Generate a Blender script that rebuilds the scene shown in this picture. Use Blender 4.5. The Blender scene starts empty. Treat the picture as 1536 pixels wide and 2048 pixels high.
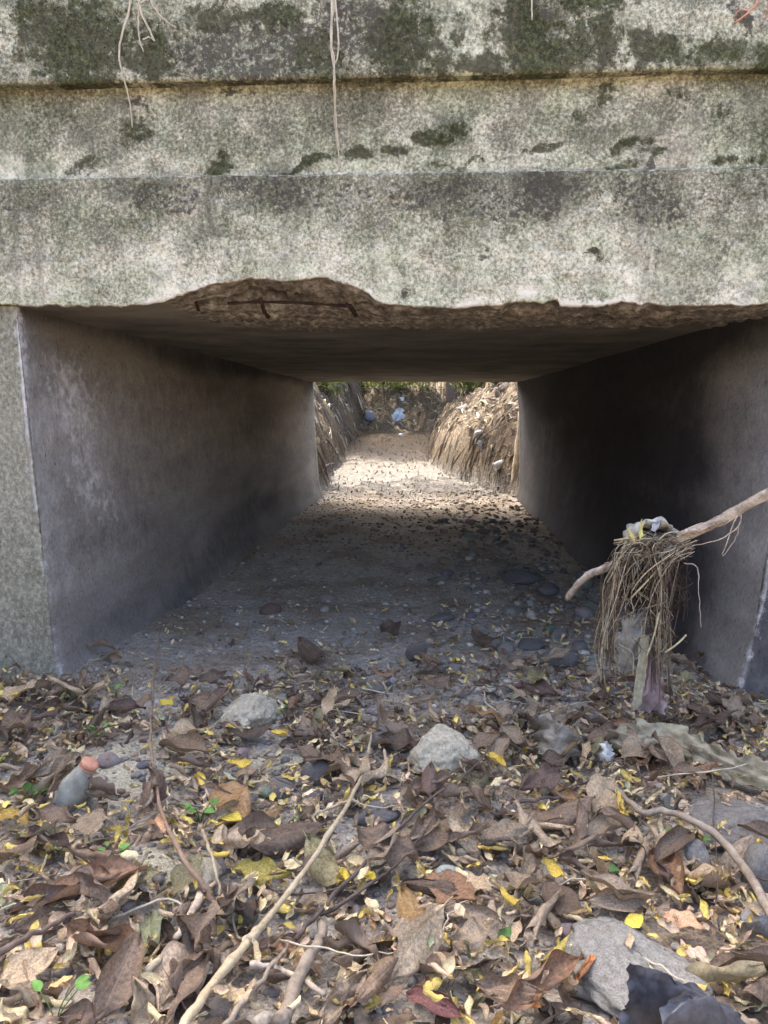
import bpy, bmesh, math, random
import numpy as np
from mathutils import Vector, Matrix, Euler

R = math.radians
rnd = random.Random(7)
nr = np.random.RandomState(11)
scene = bpy.context.scene
COL = scene.collection

# ------------------------------------------------------------------ camera
F = 1450.0
PITCH = math.atan(202 / F)
YAW = math.atan(81 / F * math.cos(PITCH))
CAMLOC = Vector((0.0, -2.3, 0.95))
camd = bpy.data.cameras.new("camera")
cam = bpy.data.objects.new("camera", camd)
COL.objects.link(cam)
camd.sensor_fit = 'HORIZONTAL'
camd.sensor_width = 36.0
camd.lens = F / 1536 * 36.0
camd.clip_start = 0.02
camd.clip_end = 600
cam.location = CAMLOC
cam.rotation_euler = (math.pi / 2 - PITCH, R(-0.15), YAW)
scene.camera = cam
CROT = cam.rotation_euler.to_matrix()

# ------------------------------------------------------------------ light
SUN_EL = R(52)
SUN_AZ = math.atan2(-0.42, 0.80)          # clockwise from +Y
world = bpy.data.worlds.new("World")
scene.world = world
world.use_nodes = True
wn = world.node_tree.nodes
sky = wn.new("ShaderNodeTexSky")
sky.sky_type = 'NISHITA'
sky.sun_disc = False
sky.sun_elevation = SUN_EL
sky.sun_rotation = SUN_AZ
sky.air_density = 0.55
sky.dust_density = 5.0
sky.ozone_density = 0.5
bg = wn["Background"]
bg.inputs["Strength"].default_value = 0.15
world.node_tree.links.new(sky.outputs[0], bg.inputs["Color"])
sund = bpy.data.lights.new("sun", 'SUN')
sund.energy = 2.0
sund.angle = R(0.53)
sund.color = (1.0, 0.95, 0.87)
sun = bpy.data.objects.new("sun", sund)
COL.objects.link(sun)
sdir = Vector((math.sin(SUN_AZ) * math.cos(SUN_EL), math.cos(SUN_AZ) * math.cos(SUN_EL), math.sin(SUN_EL)))
sun.rotation_euler = sdir.to_track_quat('Z', 'Y').to_euler()
sun.location = sdir * 40
scene.view_settings.view_transform = 'Standard'
scene.view_settings.look = 'None'
scene.view_settings.gamma = 1.0
scene.view_settings.exposure = 3.25

# ------------------------------------------------------------------ helpers
def lin(c):
    return c / 12.92 if c <= 0.04045 else ((c + 0.055) / 1.055) ** 2.4

def S(r, g, b):
    return (lin(r / 255), lin(g / 255), lin(b / 255))

def _hash(ix, iy, iz, seed):
    h = (ix.astype(np.int64) * 374761393 + iy.astype(np.int64) * 668265263 + iz.astype(np.int64) * 2147483647 + seed * 974711) & 0x7fffffff
    h = ((h ^ (h >> 13)) * 1274126177) & 0x7fffffff
    h = ((h ^ (h >> 16)) * 1103515245) & 0x7fffffff
    return (h & 0xffff) / 65535.0

def vnoise(x, y, z=0.0, seed=0):
    x, y, z = np.broadcast_arrays(np.asarray(x, float), np.asarray(y, float), np.asarray(z, float))
    xi, yi, zi = np.floor(x), np.floor(y), np.floor(z)
    fx, fy, fz = x - xi, y - yi, z - zi
    fx, fy, fz = [f * f * (3 - 2 * f) for f in (fx, fy, fz)]
    out = 0
    for dz in (0, 1):
        wz = fz if dz else 1 - fz
        for dy in (0, 1):
            wy = fy if dy else 1 - fy
            for dx in (0, 1):
                wx = fx if dx else 1 - fx
                out = out + wx * wy * wz * _hash(xi + dx, yi + dy, zi + dz, seed)
    return out

def fbm(x, y, z=0.0, seed=0, oct=4, gain=0.5):
    a, s, t, f = 1.0, 0.0, 0.0, 1.0
    for k in range(oct):
        s = s + a * vnoise(np.asarray(x) * f, np.asarray(y) * f, np.asarray(z) * f, seed + k * 17)
        t += a
        a *= gain
        f *= 2.03
    return s / t

def sstep(a, b, x):
    t = np.clip((np.asarray(x, float) - a) / (b - a), 0, 1)
    return t * t * (3 - 2 * t)

def ray(px, py):
    d = CROT @ Vector((px - 768, 1024 - py, -F))
    return d.normalized()

def on_y(px, py, y0):
    d = ray(px, py)
    t = (y0 - CAMLOC.y) / d.y
    return CAMLOC + d * t

def on_z(px, py, z0):
    d = ray(px, py)
    t = (z0 - CAMLOC.z) / d.z
    return CAMLOC + d * t

def depth_pt(px, py, dist):
    d = CROT @ Vector((px - 768, 1024 - py, -F)) / F
    return CAMLOC + d * dist

MI = CROT.inverted()
def project(p):
    q = MI @ (Vector(p) - CAMLOC)
    if q.z > -0.05:
        return None
    return (768 + q.x / -q.z * F, 1024 - q.y / -q.z * F, -q.z)

# ground height -------------------------------------------------------
MOUNDS = []   # x, y, rx, ry, height
def hbed(x, y):
    z = (fbm(np.asarray(x) * 1.1, np.asarray(y) * 1.1, 0, 3, 3) - 0.5) * 0.07
    z = z + (fbm(np.asarray(x) * 9, np.asarray(y) * 9, 0, 5, 3) - 0.5) * 0.022
    z = z + 0.05 * sstep(-0.6, -1.5, y) - 0.03 * sstep(0.2, 2.0, y)
    z = z + 0.06 * sstep(-0.9, -1.35, x) * sstep(1.0, -0.4, y)
    for (mx, my, rx, ry, mh) in MOUNDS:
        z = z + mh * np.exp(-((np.asarray(x) - mx) / rx) ** 2 - ((np.asarray(y) - my) / ry) ** 2)
    return z

def ground_h(x, y):
    x = np.asarray(x, float)
    y = np.asarray(y, float)
    z = hbed(x, y)
    ax = np.abs(x)
    # near side: banks well out to both sides, running up to the road level at the wall
    bank = 0.55 * np.clip(ax - 1.9, 0, None)
    bank = bank + 2.2 * sstep(-1.9, -3.6, x) * sstep(-0.4, -1.6, y)  # left bank raised out of view to block sky light from that side
    toroad = sstep(-2.5, 0.1, y) * sstep(2.6, 4.0, ax) * 2.2
    near = z + np.minimum(np.maximum(bank + (fbm(x * 2, y * 2, 0, 9) - 0.5) * 0.3 * sstep(1.9, 3, ax), toroad), 3.2)
    # road fill
    fill = np.where(ax > 1.65, 2.25, z)
    # far side
    t = y - 6.0
    n = fbm(x * 0.9, y * 0.9, 0, 21, 4) - 0.5
    n2 = fbm(x * 4, y * 4, 0, 27, 4) - 0.5
    floor = z + 0.048 * np.clip(t, 0, 9)
    xl = -1.22 - 0.035 * t + n * 0.5 * sstep(0, 2, t)
    xr = np.interp(t, [0, 0.4, 1.3, 2.0, 3.3, 5.0, 6.5, 9, 14], [1.12, 0.9, 0.53, 0.27, 0.10, 0.06, 0.45, 2.0, 4.0]) + n * 0.25 * sstep(0.5, 2, t)
    dl = np.clip(xl - x, 0, None)
    dr = np.clip(x - xr, 0, None)
    db = np.clip(t - 8.6 + 0.1 * x + n * 1.2, 0, None)
    def rise(d, sl, top):
        return top * (1 - np.exp(-d * sl / top))
    bump = n2 * 0.42 + (fbm(x * 10, y * 10, 0, 28, 3) - 0.5) * 0.22
    far = floor + rise(dl, 4.0, 0.35) + rise(dl, 1.6, 2.0) + rise(dr, 4.5, 0.42) + rise(dr, 1.15, 1.5) + rise(db, 0.62, 2.2)
    far = floor + (far - floor) * (1 + 0.25 * n) + bump * sstep(0.0, 0.5, dl + dr + db)
    far = np.where(ax > 3.2, np.maximum(far, 2.2 * sstep(3.0, 4.5, ax)), far)
    out = np.where(y < 0.12, near, np.where(y < 6.0, fill, far))
    return out

def gh(x, y):
    return float(ground_h(np.array([x]), np.array([y]))[0])

def on_ground(px, py, up=0.0):
    d = ray(px, py)
    t = 0.8
    p = CAMLOC + d * t
    if d.z >= -0.001:
        return p
    p = on_z(px, py, 0.0)
    for _ in range(8):
        p = on_z(px, py, gh(p.x, p.y) + up)
    return p

for (px, py, r, mh) in [(235, 1545, 0.17, 0.05), (300, 1735, 0.12, 0.04), (1500, 1640, 0.22, 0.06), (1440, 1960, 0.2, 0.04), (560, 1850, 0.25, -0.05), (900, 1560, .2, .02)]:
    p = on_z(px, py, 0.02)
    MOUNDS.append((p.x, p.y, r, r, mh))

# materials -------------------------------------------------------------
class Mat:
    def __init__(self, name, rough=0.8, spec=0.3):
        self.m = bpy.data.materials.new(name)
        self.m.use_nodes = True
        self.t = self.m.node_tree
        self.b = self.t.nodes["Principled BSDF"]
        self.b.inputs["Roughness"].default_value = rough
        self.b.inputs["Specular IOR Level"].default_value = spec
        self._co = None

    def node(self, typ, **kw):
        n = self.t.nodes.new(typ)
        for k, v in kw.items():
            setattr(n, k, v)
        return n

    def link(self, a, b):
        self.t.links.new(a, b)

    def put(self, sock, v):
        if hasattr(v, "is_output"):
            self.link(v, sock)
        elif isinstance(v, (tuple, list)) and sock.type == 'RGBA' and len(v) == 3:
            sock.default_value = (*v, 1)
        else:
            sock.default_value = v

    def co(self, kind="Object"):
        if self._co is None:
            self._co = self.node("ShaderNodeTexCoord")
        return self._co.outputs[kind]

    def mapped(self, scale, kind="Object", loc=(0, 0, 0)):
        m = self.node("ShaderNodeMapping")
        self.link(self.co(kind), m.inputs[0])
        m.inputs["Scale"].default_value = scale
        m.inputs["Location"].default_value = loc
        return m.outputs[0]

    def noise(self, scale, detail=4, rough=0.55, vec=None, dist=0.0):
        n = self.node("ShaderNodeTexNoise")
        n.inputs["Scale"].default_value = scale
        n.inputs["Detail"].default_value = detail
        n.inputs["Roughness"].default_value = rough
        n.inputs["Distortion"].default_value = dist
        self.link(vec if vec is not None else self.co(), n.inputs["Vector"])
        return n.outputs[0]

    def voronoi(self, scale, vec=None, feature='F1', out=0):
        n = self.node("ShaderNodeTexVoronoi", feature=feature)
        n.inputs["Scale"].default_value = scale
        self.link(vec if vec is not None else self.co(), n.inputs["Vector"])
        return n.outputs[out]

    def math(self, op, a, b=0.0, c=0.0, clamp=False):
        n = self.node("ShaderNodeMath", operation=op, use_clamp=clamp)
        self.put(n.inputs[0], a)
        self.put(n.inputs[1], b)
        self.put(n.inputs[2], c)
        return n.outputs[0]

    def rng(self, v, a, b, c=0.0, d=1.0, smooth=True):
        n = self.node("ShaderNodeMapRange")
        if smooth:
            n.interpolation_type = 'SMOOTHSTEP'
        self.put(n.inputs["Value"], v)
        for k, x in (("From Min", a), ("From Max", b), ("To Min", c), ("To Max", d)):
            n.inputs[k].default_value = x
        return n.outputs[0]

    def mix(self, fac, a, b, blend='MIX'):
        n = self.node("ShaderNodeMix", data_type='RGBA', blend_type=blend)
        self.put(n.inputs[0], fac)
        self.put(n.inputs[6], a)
        self.put(n.inputs[7], b)
        return n.outputs[2]

    def ramp(self, fac, stops):
        n = self.node("ShaderNodeValToRGB")
        self.put(n.inputs[0], fac)
        e = n.color_ramp.elements
        while len(e) < len(stops):
            e.new(0.5)
        for el, (p, c) in zip(e, stops):
            el.position = p
            el.color = (*c, 1)
        return n.outputs[0]

    def attr(self, name, out=2):
        n = self.node("ShaderNodeAttribute", attribute_name=name)
        return n.outputs[out]

    def scale(self, col, k):
        n = self.node("ShaderNodeVectorMath", operation='SCALE')
        self.put(n.inputs[0], col)
        self.put(n.inputs["Scale"], k)
        return n.outputs[0]

    def bump(self, h, strength=0.5, dist=0.01, prev=None):
        n = self.node("ShaderNodeBump")
        n.inputs["Strength"].default_value = strength
        n.inputs["Distance"].default_value = dist
        self.put(n.inputs["Height"], h)
        if prev is not None:
            self.link(prev, n.inputs["Normal"])
        return n.outputs[0]

    def done(self, col=None, normal=None, rough=None):
        if col is not None:
            self.put(self.b.inputs["Base Color"], col)
        if normal is not None:
            self.link(normal, self.b.inputs["Normal"])
        if rough is not None:
            self.put(self.b.inputs["Roughness"], rough)
        return self.m

def mat_fascia():
    M = Mat("weathered_concrete", 0.92, 0.2)
    n1 = M.noise(100, 8, 0.82)
    n2 = M.noise(4.5, 4, 0.6)
    n3 = M.noise(20, 5, 0.7)
    f = M.math('ADD', n1, M.math('MULTIPLY', M.math('SUBTRACT', n3, 0.5), 0.30))
    f = M.math('ADD', f, M.math('MULTIPLY', M.math('SUBTRACT', n2, 0.5), 0.42))
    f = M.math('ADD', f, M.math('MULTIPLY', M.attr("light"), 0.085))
    col = M.ramp(f, [(0.34, S(76, 75, 65)), (0.45, S(122, 120, 106)), (0.525, S(162, 160, 145)), (0.60, S(208, 205, 189)), (0.70, S(240, 236, 223))])
    tint = M.mix(M.rng(M.noise(6, 4, 0.6, M.mapped((1, 1, 1), loc=(3, 8, 2))), 0.4, 0.62), S(250, 246, 233), S(230, 233, 213))
    col = M.mix(1.0, col, tint, 'MULTIPLY')
    col = M.mix(M.rng(M.noise(3.1, 3, 0.5, M.mapped((1, 1, 1), loc=(7, 3, 1))), 0.58, 0.7, 0, 0.13), col, S(184, 168, 152))
    stk = M.noise(5, 5, 0.7, M.mapped((2.6, 1, 0.22)))
    col = M.mix(M.rng(stk, 0.52, 0.72, 0, 0.45), col, S(104, 101, 88))
    bl = M.noise(9, 5, 0.65, M.mapped((1, 1, 1.3), loc=(1, 9, 5)))
    col = M.mix(M.rng(bl, 0.50, 0.66, 0, 0.42), col, S(112, 110, 96))
    # black lichen in specks
    dk = M.math('ADD', M.attr("dark"), M.math('MULTIPLY', M.math('SUBTRACT', M.noise(60, 7, 0.78), 0.5), 2.8))
    dk = M.math('ADD', dk, M.math('MULTIPLY', M.math('SUBTRACT', n3, 0.5), 1.2))
    dkm = M.math('MULTIPLY', M.rng(dk, 0.62, 0.92, 0, 0.88), M.rng(M.attr("dark"), 0.02, 0.25))
    col = M.mix(dkm, col, M.mix(M.noise(160, 2), S(46, 42, 38), S(90, 83, 74)))
    # efflorescence
    wt = M.math('ADD', M.attr("white"), M.math('MULTIPLY', M.math('SUBTRACT', M.noise(34, 7, 0.75), 0.5), 2.2))
    wm = M.math('MULTIPLY', M.rng(wt, 0.5, 0.95, 0, 0.85), M.rng(M.attr("white"), 0.02, 0.3))
    col = M.mix(wm, col, S(230, 221, 202))
    # moss stain under the tufts
    ms = M.math('ADD', M.attr("moss"), M.math('MULTIPLY', M.math('SUBTRACT', M.noise(46, 7, 0.8), 0.5), 3.0))
    mm = M.math('MULTIPLY', M.rng(ms, 0.40, 0.95, 0, 0.95), M.rng(M.attr("moss"), 0.03, 0.35))
    mcol = M.ramp(M.noise(80, 5, 0.7), [(0.34, S(40, 42, 29)), (0.5, S(68, 71, 48)), (0.66, S(106, 109, 74))])
    mcol = M.mix(M.rng(n2, .42, .6), mcol, M.mix(0.55, mcol, S(84, 78, 66)))
    col = M.mix(mm, col, mcol)
    br = M.rng(M.math('ADD', M.attr("brown"), M.math('MULTIPLY', M.math('SUBTRACT', M.noise(24, 4), 0.5), 0.5)), 0.3, 0.7)
    bcol = M.ramp(M.noise(36, 6, 0.7), [(0.3, S(84, 66, 50)), (0.48, S(136, 114, 92)), (0.62, S(176, 156, 132)), (0.75, S(206, 190, 168))])
    col = M.mix(br, col, bcol)
    h = M.math('ADD', M.math('MULTIPLY', n1, 0.9), M.math('MULTIPLY', M.noise(170, 4, 0.75), 0.4))
    h = M.math('ADD', h, M.math('MULTIPLY', dkm, -0.25))
    return M.done(col, M.bump(h, 0.85, 0.006))

def mat_wall():
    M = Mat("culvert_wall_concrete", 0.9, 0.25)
    n1 = M.noise(75, 7, 0.75, M.mapped((1, 1, 0.8)))
    n2 = M.noise(2.2, 5, 0.6, M.mapped((1.2, 0.35, 1.6)))
    n3 = M.noise(16, 6, 0.7, M.mapped((1, 1, 0.8)))
    f = M.math('ADD', M.math('MULTIPLY', n1, 0.35), M.math('MULTIPLY', n2, 0.40))
    f = M.math('ADD', f, M.math('MULTIPLY', n3, 0.30))
    col = M.ramp(f, [(0.38, S(112, 108, 100)), (0.5, S(150, 145, 136)), (0.6, S(178, 173, 163)), (0.72, S(208, 204, 196))])
    g = M.attr("green")
    gm = M.rng(M.math('ADD', g, M.math('MULTIPLY', M.math('SUBTRACT', n3, 0.5), 0.8)), 0.35, 0.8, 0, 0.75)
    col = M.mix(gm, col, M.ramp(n1, [(0.36, S(98, 97, 78)), (0.5, S(132, 130, 106)), (0.62, S(176, 173, 146))]))
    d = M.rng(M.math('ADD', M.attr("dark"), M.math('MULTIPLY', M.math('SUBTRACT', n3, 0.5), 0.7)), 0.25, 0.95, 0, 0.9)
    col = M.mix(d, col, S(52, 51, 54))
    w = M.rng(M.math('ADD', M.attr("white"), M.math('MULTIPLY', M.math('SUBTRACT', M.noise(26, 6, 0.7), 0.5), 1.5)), 0.45, 0.95, 0, 0.85)
    col = M.mix(w, col, S(226, 222, 216))
    # pits
    pit = M.rng(M.noise(110, 2, 0.5, M.mapped((1, 1, 0.6), loc=(3, 1, 4))), 0.66, 0.74)
    col = M.mix(M.math('MULTIPLY', pit, 0.7), col, S(50, 47, 44))
    h = M.math('ADD', M.math('MULTIPLY', n1, 0.7), M.math('MULTIPLY', n3, 0.6))
    h = M.math('SUBTRACT', h, M.math('MULTIPLY', pit, 0.4))
    return M.done(col, M.bump(h, 0.75, 0.008))

def mat_soffit():
    M = Mat("soffit_concrete", 0.9, 0.2)
    n = M.noise(36, 6, 0.7)
    smooth = M.ramp(M.noise(3, 6, 0.65), [(0.35, S(100, 95, 88)), (0.65, S(140, 133, 122))])
    rough = M.ramp(n, [(0.32, S(72, 66, 59)), (0.46, S(118, 109, 98)), (0.56, S(152, 143, 131)), (0.68, S(200, 192, 180))])
    b = M.rng(M.math('ADD', M.attr("brown"), M.math('MULTIPLY', M.math('SUBTRACT', M.noise(12, 4), 0.5), 0.8)), 0.3, 0.65)
    col = M.mix(b, smooth, rough)
    w = M.rng(M.math('ADD', M.attr("white"), M.math('MULTIPLY', M.math('SUBTRACT', n, 0.5), 1.0)), 0.4, 0.7)
    col = M.mix(w, col, S(232, 226, 216))
    col = M.mix(M.attr("dark"), col, S(34, 28, 24))
    h = M.math('ADD', n, M.math('MULTIPLY', M.noise(120, 4, 0.7), 0.5))
    return M.done(col, M.bump(h, 0.8, 0.008))

def mat_ground():
    M = Mat("dry_creek_bed", 0.95, 0.15)
    n1 = M.noise(150, 5, 0.75)
    n2 = M.noise(2.2, 4, 0.6)
    n3 = M.noise(30, 4, 0.6)
    f = M.math('ADD', M.math('MULTIPLY', n1, 0.75), M.math('MULTIPLY', n3, 0.3))
    col = M.ramp(f, [(0.36, S(104, 97, 86)), (0.5, S(162, 153, 138)), (0.6, S(190, 181, 165)), (0.72, S(222, 215, 200))])
    col = M.mix(M.rng(n2, 0.42, 0.62), col, M.mix(1.0, col, S(222, 212, 200), 'MULTIPLY'))
    # pale sandy heaps
    s = M.rng(M.math('ADD', M.attr("sand"), M.math('MULTIPLY', M.math('SUBTRACT', n3, 0.5), 0.8)), 0.35, 0.75)
    col = M.mix(s, col, M.ramp(n1, [(0.34, S(134, 126, 104)), (0.5, S(182, 174, 148)), (0.65, S(218, 210, 186))]))
    # brown earth of the banks
    e = M.attr("earth")
    bk = M.attr("bank")
    ecol = M.ramp(M.noise(26, 7, 0.75), [(0.34, S(52, 49, 45)), (0.5, S(90, 86, 79)), (0.62, S(134, 129, 120))])
    ecol = M.mix(bk, ecol, M.mix(1.0, M.scale(ecol, 1.25), S(218, 196, 168), 'MULTIPLY'))
    col = M.mix(e, col, ecol)
    v = M.voronoi(70)
    v2 = M.voronoi(28)
    h = M.math('ADD', M.math('MULTIPLY', n1, 0.5), M.math('MULTIPLY', M.math('SUBTRACT', 0.7, v), 0.5))
    h = M.math('ADD', h, M.math('MULTIPLY', M.math('SUBTRACT', 0.7, v2), 0.6))
    return M.done(col, M.bump(h, 0.9, 0.012))

def mat_leaf(name, src='object'):
    M = Mat(name, 0.62, 0.35)
    if src == 'object':
        oi = M.node("ShaderNodeObjectInfo")
        base, rv = oi.outputs["Color"], oi.outputs["Random"]
        cm = M.node("ShaderNodeVectorMath", operation='ADD')
        M.link(M.co(), cm.inputs[0])
        sc = M.node("ShaderNodeVectorMath", operation='SCALE')
        cx = M.node("ShaderNodeCombineXYZ")
        for i in range(3):
            M.link(rv, cx.inputs[i])
        M.link(cx.outputs[0], sc.inputs[0])
        sc.inputs["Scale"].default_value = 37.0
        M.link(sc.outputs[0], cm.inputs[1])
        vec = cm.outputs[0]
    else:
        base, vec = M.attr("tint", 0), M.co()
    uv = M.node("ShaderNodeUVMap", uv_map="uv")
    sp = M.node("ShaderNodeSeparateXYZ")
    M.link(uv.outputs[0], sp.inputs[0])
    u = sp.outputs[0]
    v = M.math('ABSOLUTE', M.math('SUBTRACT', sp.outputs[1], 0.5))
    v = M.math('MULTIPLY', v, 2.0)
    rib = M.rng(v, 0.015, 0.07, 1, 0)
    ph = M.math('SUBTRACT', M.math('MULTIPLY', u, 13.0), M.math('MULTIPLY', v, 2.6))
    tri = M.math('ABSOLUTE', M.math('SUBTRACT', M.math('FRACT', ph), 0.5))
    vein = M.rng(tri, 0.03, 0.13, 1, 0)
    veins = M.math('MAXIMUM', rib, M.math('MULTIPLY', vein, 0.55))
    mot = M.noise(26, 5, 0.65, vec)
    mot2 = M.noise(110, 4, 0.7, vec)
    k = M.math('ADD', M.rng(mot, 0.3, 0.7, 0.55, 1.35), M.rng(mot2, 0.3, 0.7, -0.22, 0.28))
    col = M.scale(base, k)
    col = M.mix(M.math('MULTIPLY', veins, 0.35), col, M.mix(0.5, M.scale(base, 1.5), S(170, 145, 115)))
    spots = M.rng(M.noise(75, 3, 0.6, vec, 0.4), 0.62, 0.69, 0, 0.7)
    col = M.mix(spots, col, M.scale(base, 0.35))
    edge = M.rng(M.math('ADD', v, M.math('MULTIPLY', M.math('SUBTRACT', mot, 0.5), 0.5)), 0.82, 1.0, 0, 0.5)
    col = M.mix(edge, col, M.scale(base, 0.5))
    geo = M.node("ShaderNodeNewGeometry")
    back = M.mix(0.45, M.scale(col, 1.25), S(150, 132, 112))
    col = M.mix(M.math('MULTIPLY', geo.outputs["Backfacing"], 0.7), col, back)
    h = M.math('ADD', M.math('MULTIPLY', veins, -0.7), M.math('MULTIPLY', mot2, 0.6))
    nrm = M.bump(h, 0.6, 0.002)
    M.done(col, nrm)
    tr = M.node("ShaderNodeBsdfTranslucent")
    M.link(col, tr.inputs[0])
    mx = M.node("ShaderNodeMixShader")
    mx.inputs[0].default_value = 0.16
    M.link(M.b.outputs[0], mx.inputs[1])
    M.link(tr.outputs[0], mx.inputs[2])
    M.link(mx.outputs[0], M.t.nodes["Material Output"].inputs[0])
    return M.m

def mat_rock(name="creek_stone"):
    M = Mat(name, 0.88, 0.25)
    oi = M.node("ShaderNodeObjectInfo")
    n1 = M.noise(34, 7, 0.7)
    n2 = M.noise(9, 4, 0.6)
    k = M.math('ADD', M.rng(n1, 0.3, 0.7, 0.62, 1.3), M.rng(n2, 0.3, 0.7, -0.22, 0.22))
    col = M.scale(oi.outputs["Color"], k)
    pits = M.rng(M.noise(90, 3, 0.6), 0.62, 0.7, 0, 0.6)
    col = M.mix(pits, col, M.scale(oi.outputs["Color"], 0.4))
    # dust settled on upward faces
    h = M.math('ADD', n1, M.math('MULTIPLY', M.noise(130, 4, 0.7), 0.5))
    return M.done(col, M.bump(h, 0.75, 0.005))

def mat_pebbles():
    M = Mat("pebbles", 0.9, 0.2)
    n1 = M.noise(90, 5, 0.7)
    col = M.scale(M.attr("tint", 0), M.rng(n1, 0.3, 0.7, 0.65, 1.3))
    return M.done(col, M.bump(n1, 0.6, 0.004))

def mat_wood(name, dark, light, sc=(3, 40, 40), rough=0.85):
    M = Mat(name, rough, 0.25)
    n = M.noise(22, 6, 0.7)
    n2 = M.noise(120, 3, 0.6)
    f = M.math('ADD', M.math('MULTIPLY', n, 0.7), M.math('MULTIPLY', n2, 0.3))
    col = M.ramp(f, [(0.32, dark), (0.66, light)])
    return M.done(col, M.bump(f, 0.7, 0.004))

def mat_tint(name, rough=0.8, transl=0.0, spec=0.25, lo=0.65, hi=1.35, nscale=60):
    M = Mat(name, rough, spec)
    n = M.noise(nscale, 5, 0.65)
    col = M.scale(M.attr("tint", 0), M.rng(n, 0.3, 0.7, lo, hi))
    M.done(col, M.bump(n, 0.4, 0.002))
    if transl:
        tr = M.node("ShaderNodeBsdfTranslucent")
        M.link(col, tr.inputs[0])
        mx = M.node("ShaderNodeMixShader")
        mx.inputs[0].default_value = transl
        M.link(M.b.outputs[0], mx.inputs[1])
        M.link(tr.outputs[0], mx.inputs[2])
        M.link(mx.outputs[0], M.t.nodes["Material Output"].inputs[0])
    return M.m

def mat_cloth(name, a, b, rough=0.8, scale=20, spec=0.25, transl=0.0):
    M = Mat(name, rough, spec)
    n = M.noise(scale, 6, 0.7)
    col = M.ramp(n, [(0.32, a), (0.68, b)])
    M.done(col, M.bump(M.noise(scale * 4, 4, 0.6), 0.5, 0.003))
    if transl:
        tr = M.node("ShaderNodeBsdfTranslucent")
        M.link(col, tr.inputs[0])
        mx = M.node("ShaderNodeMixShader")
        mx.inputs[0].default_value = transl
        M.link(M.b.outputs[0], mx.inputs[1])
        M.link(tr.outputs[0], mx.inputs[2])
        M.link(mx.outputs[0], M.t.nodes["Material Output"].inputs[0])
    return M.m

MF, MW, MS, MG = mat_fascia(), mat_wall(), mat_soffit(), mat_ground()
ML, MLA = mat_leaf("dry_leaf"), mat_leaf("litter_leaf", 'attr')
MR, MP = mat_rock(), mat_pebbles()
MTW = mat_wood("dark_twig", S(62, 52, 46), S(112, 98, 88))
MBA = mat_wood("pale_cane", S(132, 114, 86), S(204, 188, 154), rough=0.75)
MBR = mat_wood("driftwood", S(98, 84, 70), S(222, 204, 180))
MVI = mat_wood("dry_vine", S(150, 138, 116), S(206, 196, 172))
MRT = mat_wood("grey_root", S(110, 98, 84), S(168, 154, 134))
MRB = mat_wood("rusty_steel", S(26, 18, 14), S(66, 44, 32))
MST = mat_tint("dry_straw", 0.7, 0.1)
MMO = mat_tint("moss_tufts", 0.9, 0.2)
MGR = mat_tint("green_leaf", 0.55, 0.3, lo=0.8, hi=1.2)

# mesh building ----------------------------------------------------------
def new_mesh(name, V, Fc, mat, attrs=None, uv=None, smooth=True, tint=None):
    V = np.asarray(V, np.float32)
    me = bpy.data.meshes.new(name)
    if isinstance(Fc, np.ndarray):
        k = Fc.shape[1]
        me.vertices.add(len(V))
        me.vertices.foreach_set("co", V.ravel())
        me.loops.add(Fc.size)
        me.loops.foreach_set("vertex_index", Fc.astype(np.int32).ravel())
        me.polygons.add(len(Fc))
        me.polygons.foreach_set("loop_start", np.arange(0, Fc.size, k, dtype=np.int32))
        me.update(calc_edges=True)
    else:
        me.from_pydata(V.tolist(), [], Fc)
    me.polygons.foreach_set("use_smooth", np.full(len(me.polygons), bool(smooth)))
    if attrs:
        for k, a in attrs.items():
            at = me.attributes.new(k, 'FLOAT', 'POINT')
            at.data.foreach_set("value", np.asarray(a, np.float32).ravel())
    if tint is not None:
        at = me.attributes.new("tint", 'FLOAT_COLOR', 'POINT')
        t = np.ones((len(V), 4), np.float32)
        t[:, :3] = np.asarray(tint, np.float32).reshape(-1, 3)
        at.data.foreach_set("color", t.ravel())
    if uv is not None:
        ul = me.uv_layers.new(name="uv")
        li = np.empty(len(me.loops), np.int32)
        me.loops.foreach_get("vertex_index", li)
        ul.data.foreach_set("uv", np.asarray(uv, np.float32)[li].ravel())
    if mat is not None:
        me.materials.append(mat)
    me.validate()
    return me

def link(name, me, parent=None, label=None, cat=None, group=None, kind=None):
    o = bpy.data.objects.new(name, me)
    COL.objects.link(o)
    if parent is not None:
        o.parent = parent
    tag(o, label, cat, group, kind)
    return o

def tag(o, label=None, cat=None, group=None, kind=None):
    if label: o["label"] = label
    if cat: o["category"] = cat
    if group: o["group"] = group
    if kind: o["kind"] = kind
    return o

def grid_faces(nx, ny, flip=False):
    i, j = np.meshgrid(np.arange(nx - 1), np.arange(ny - 1), indexing='ij')
    a = (i * ny + j).ravel()
    f = np.stack([a, a + ny, a + ny + 1, a + 1], 1)
    return f[:, ::-1].copy() if flip else f

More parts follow.
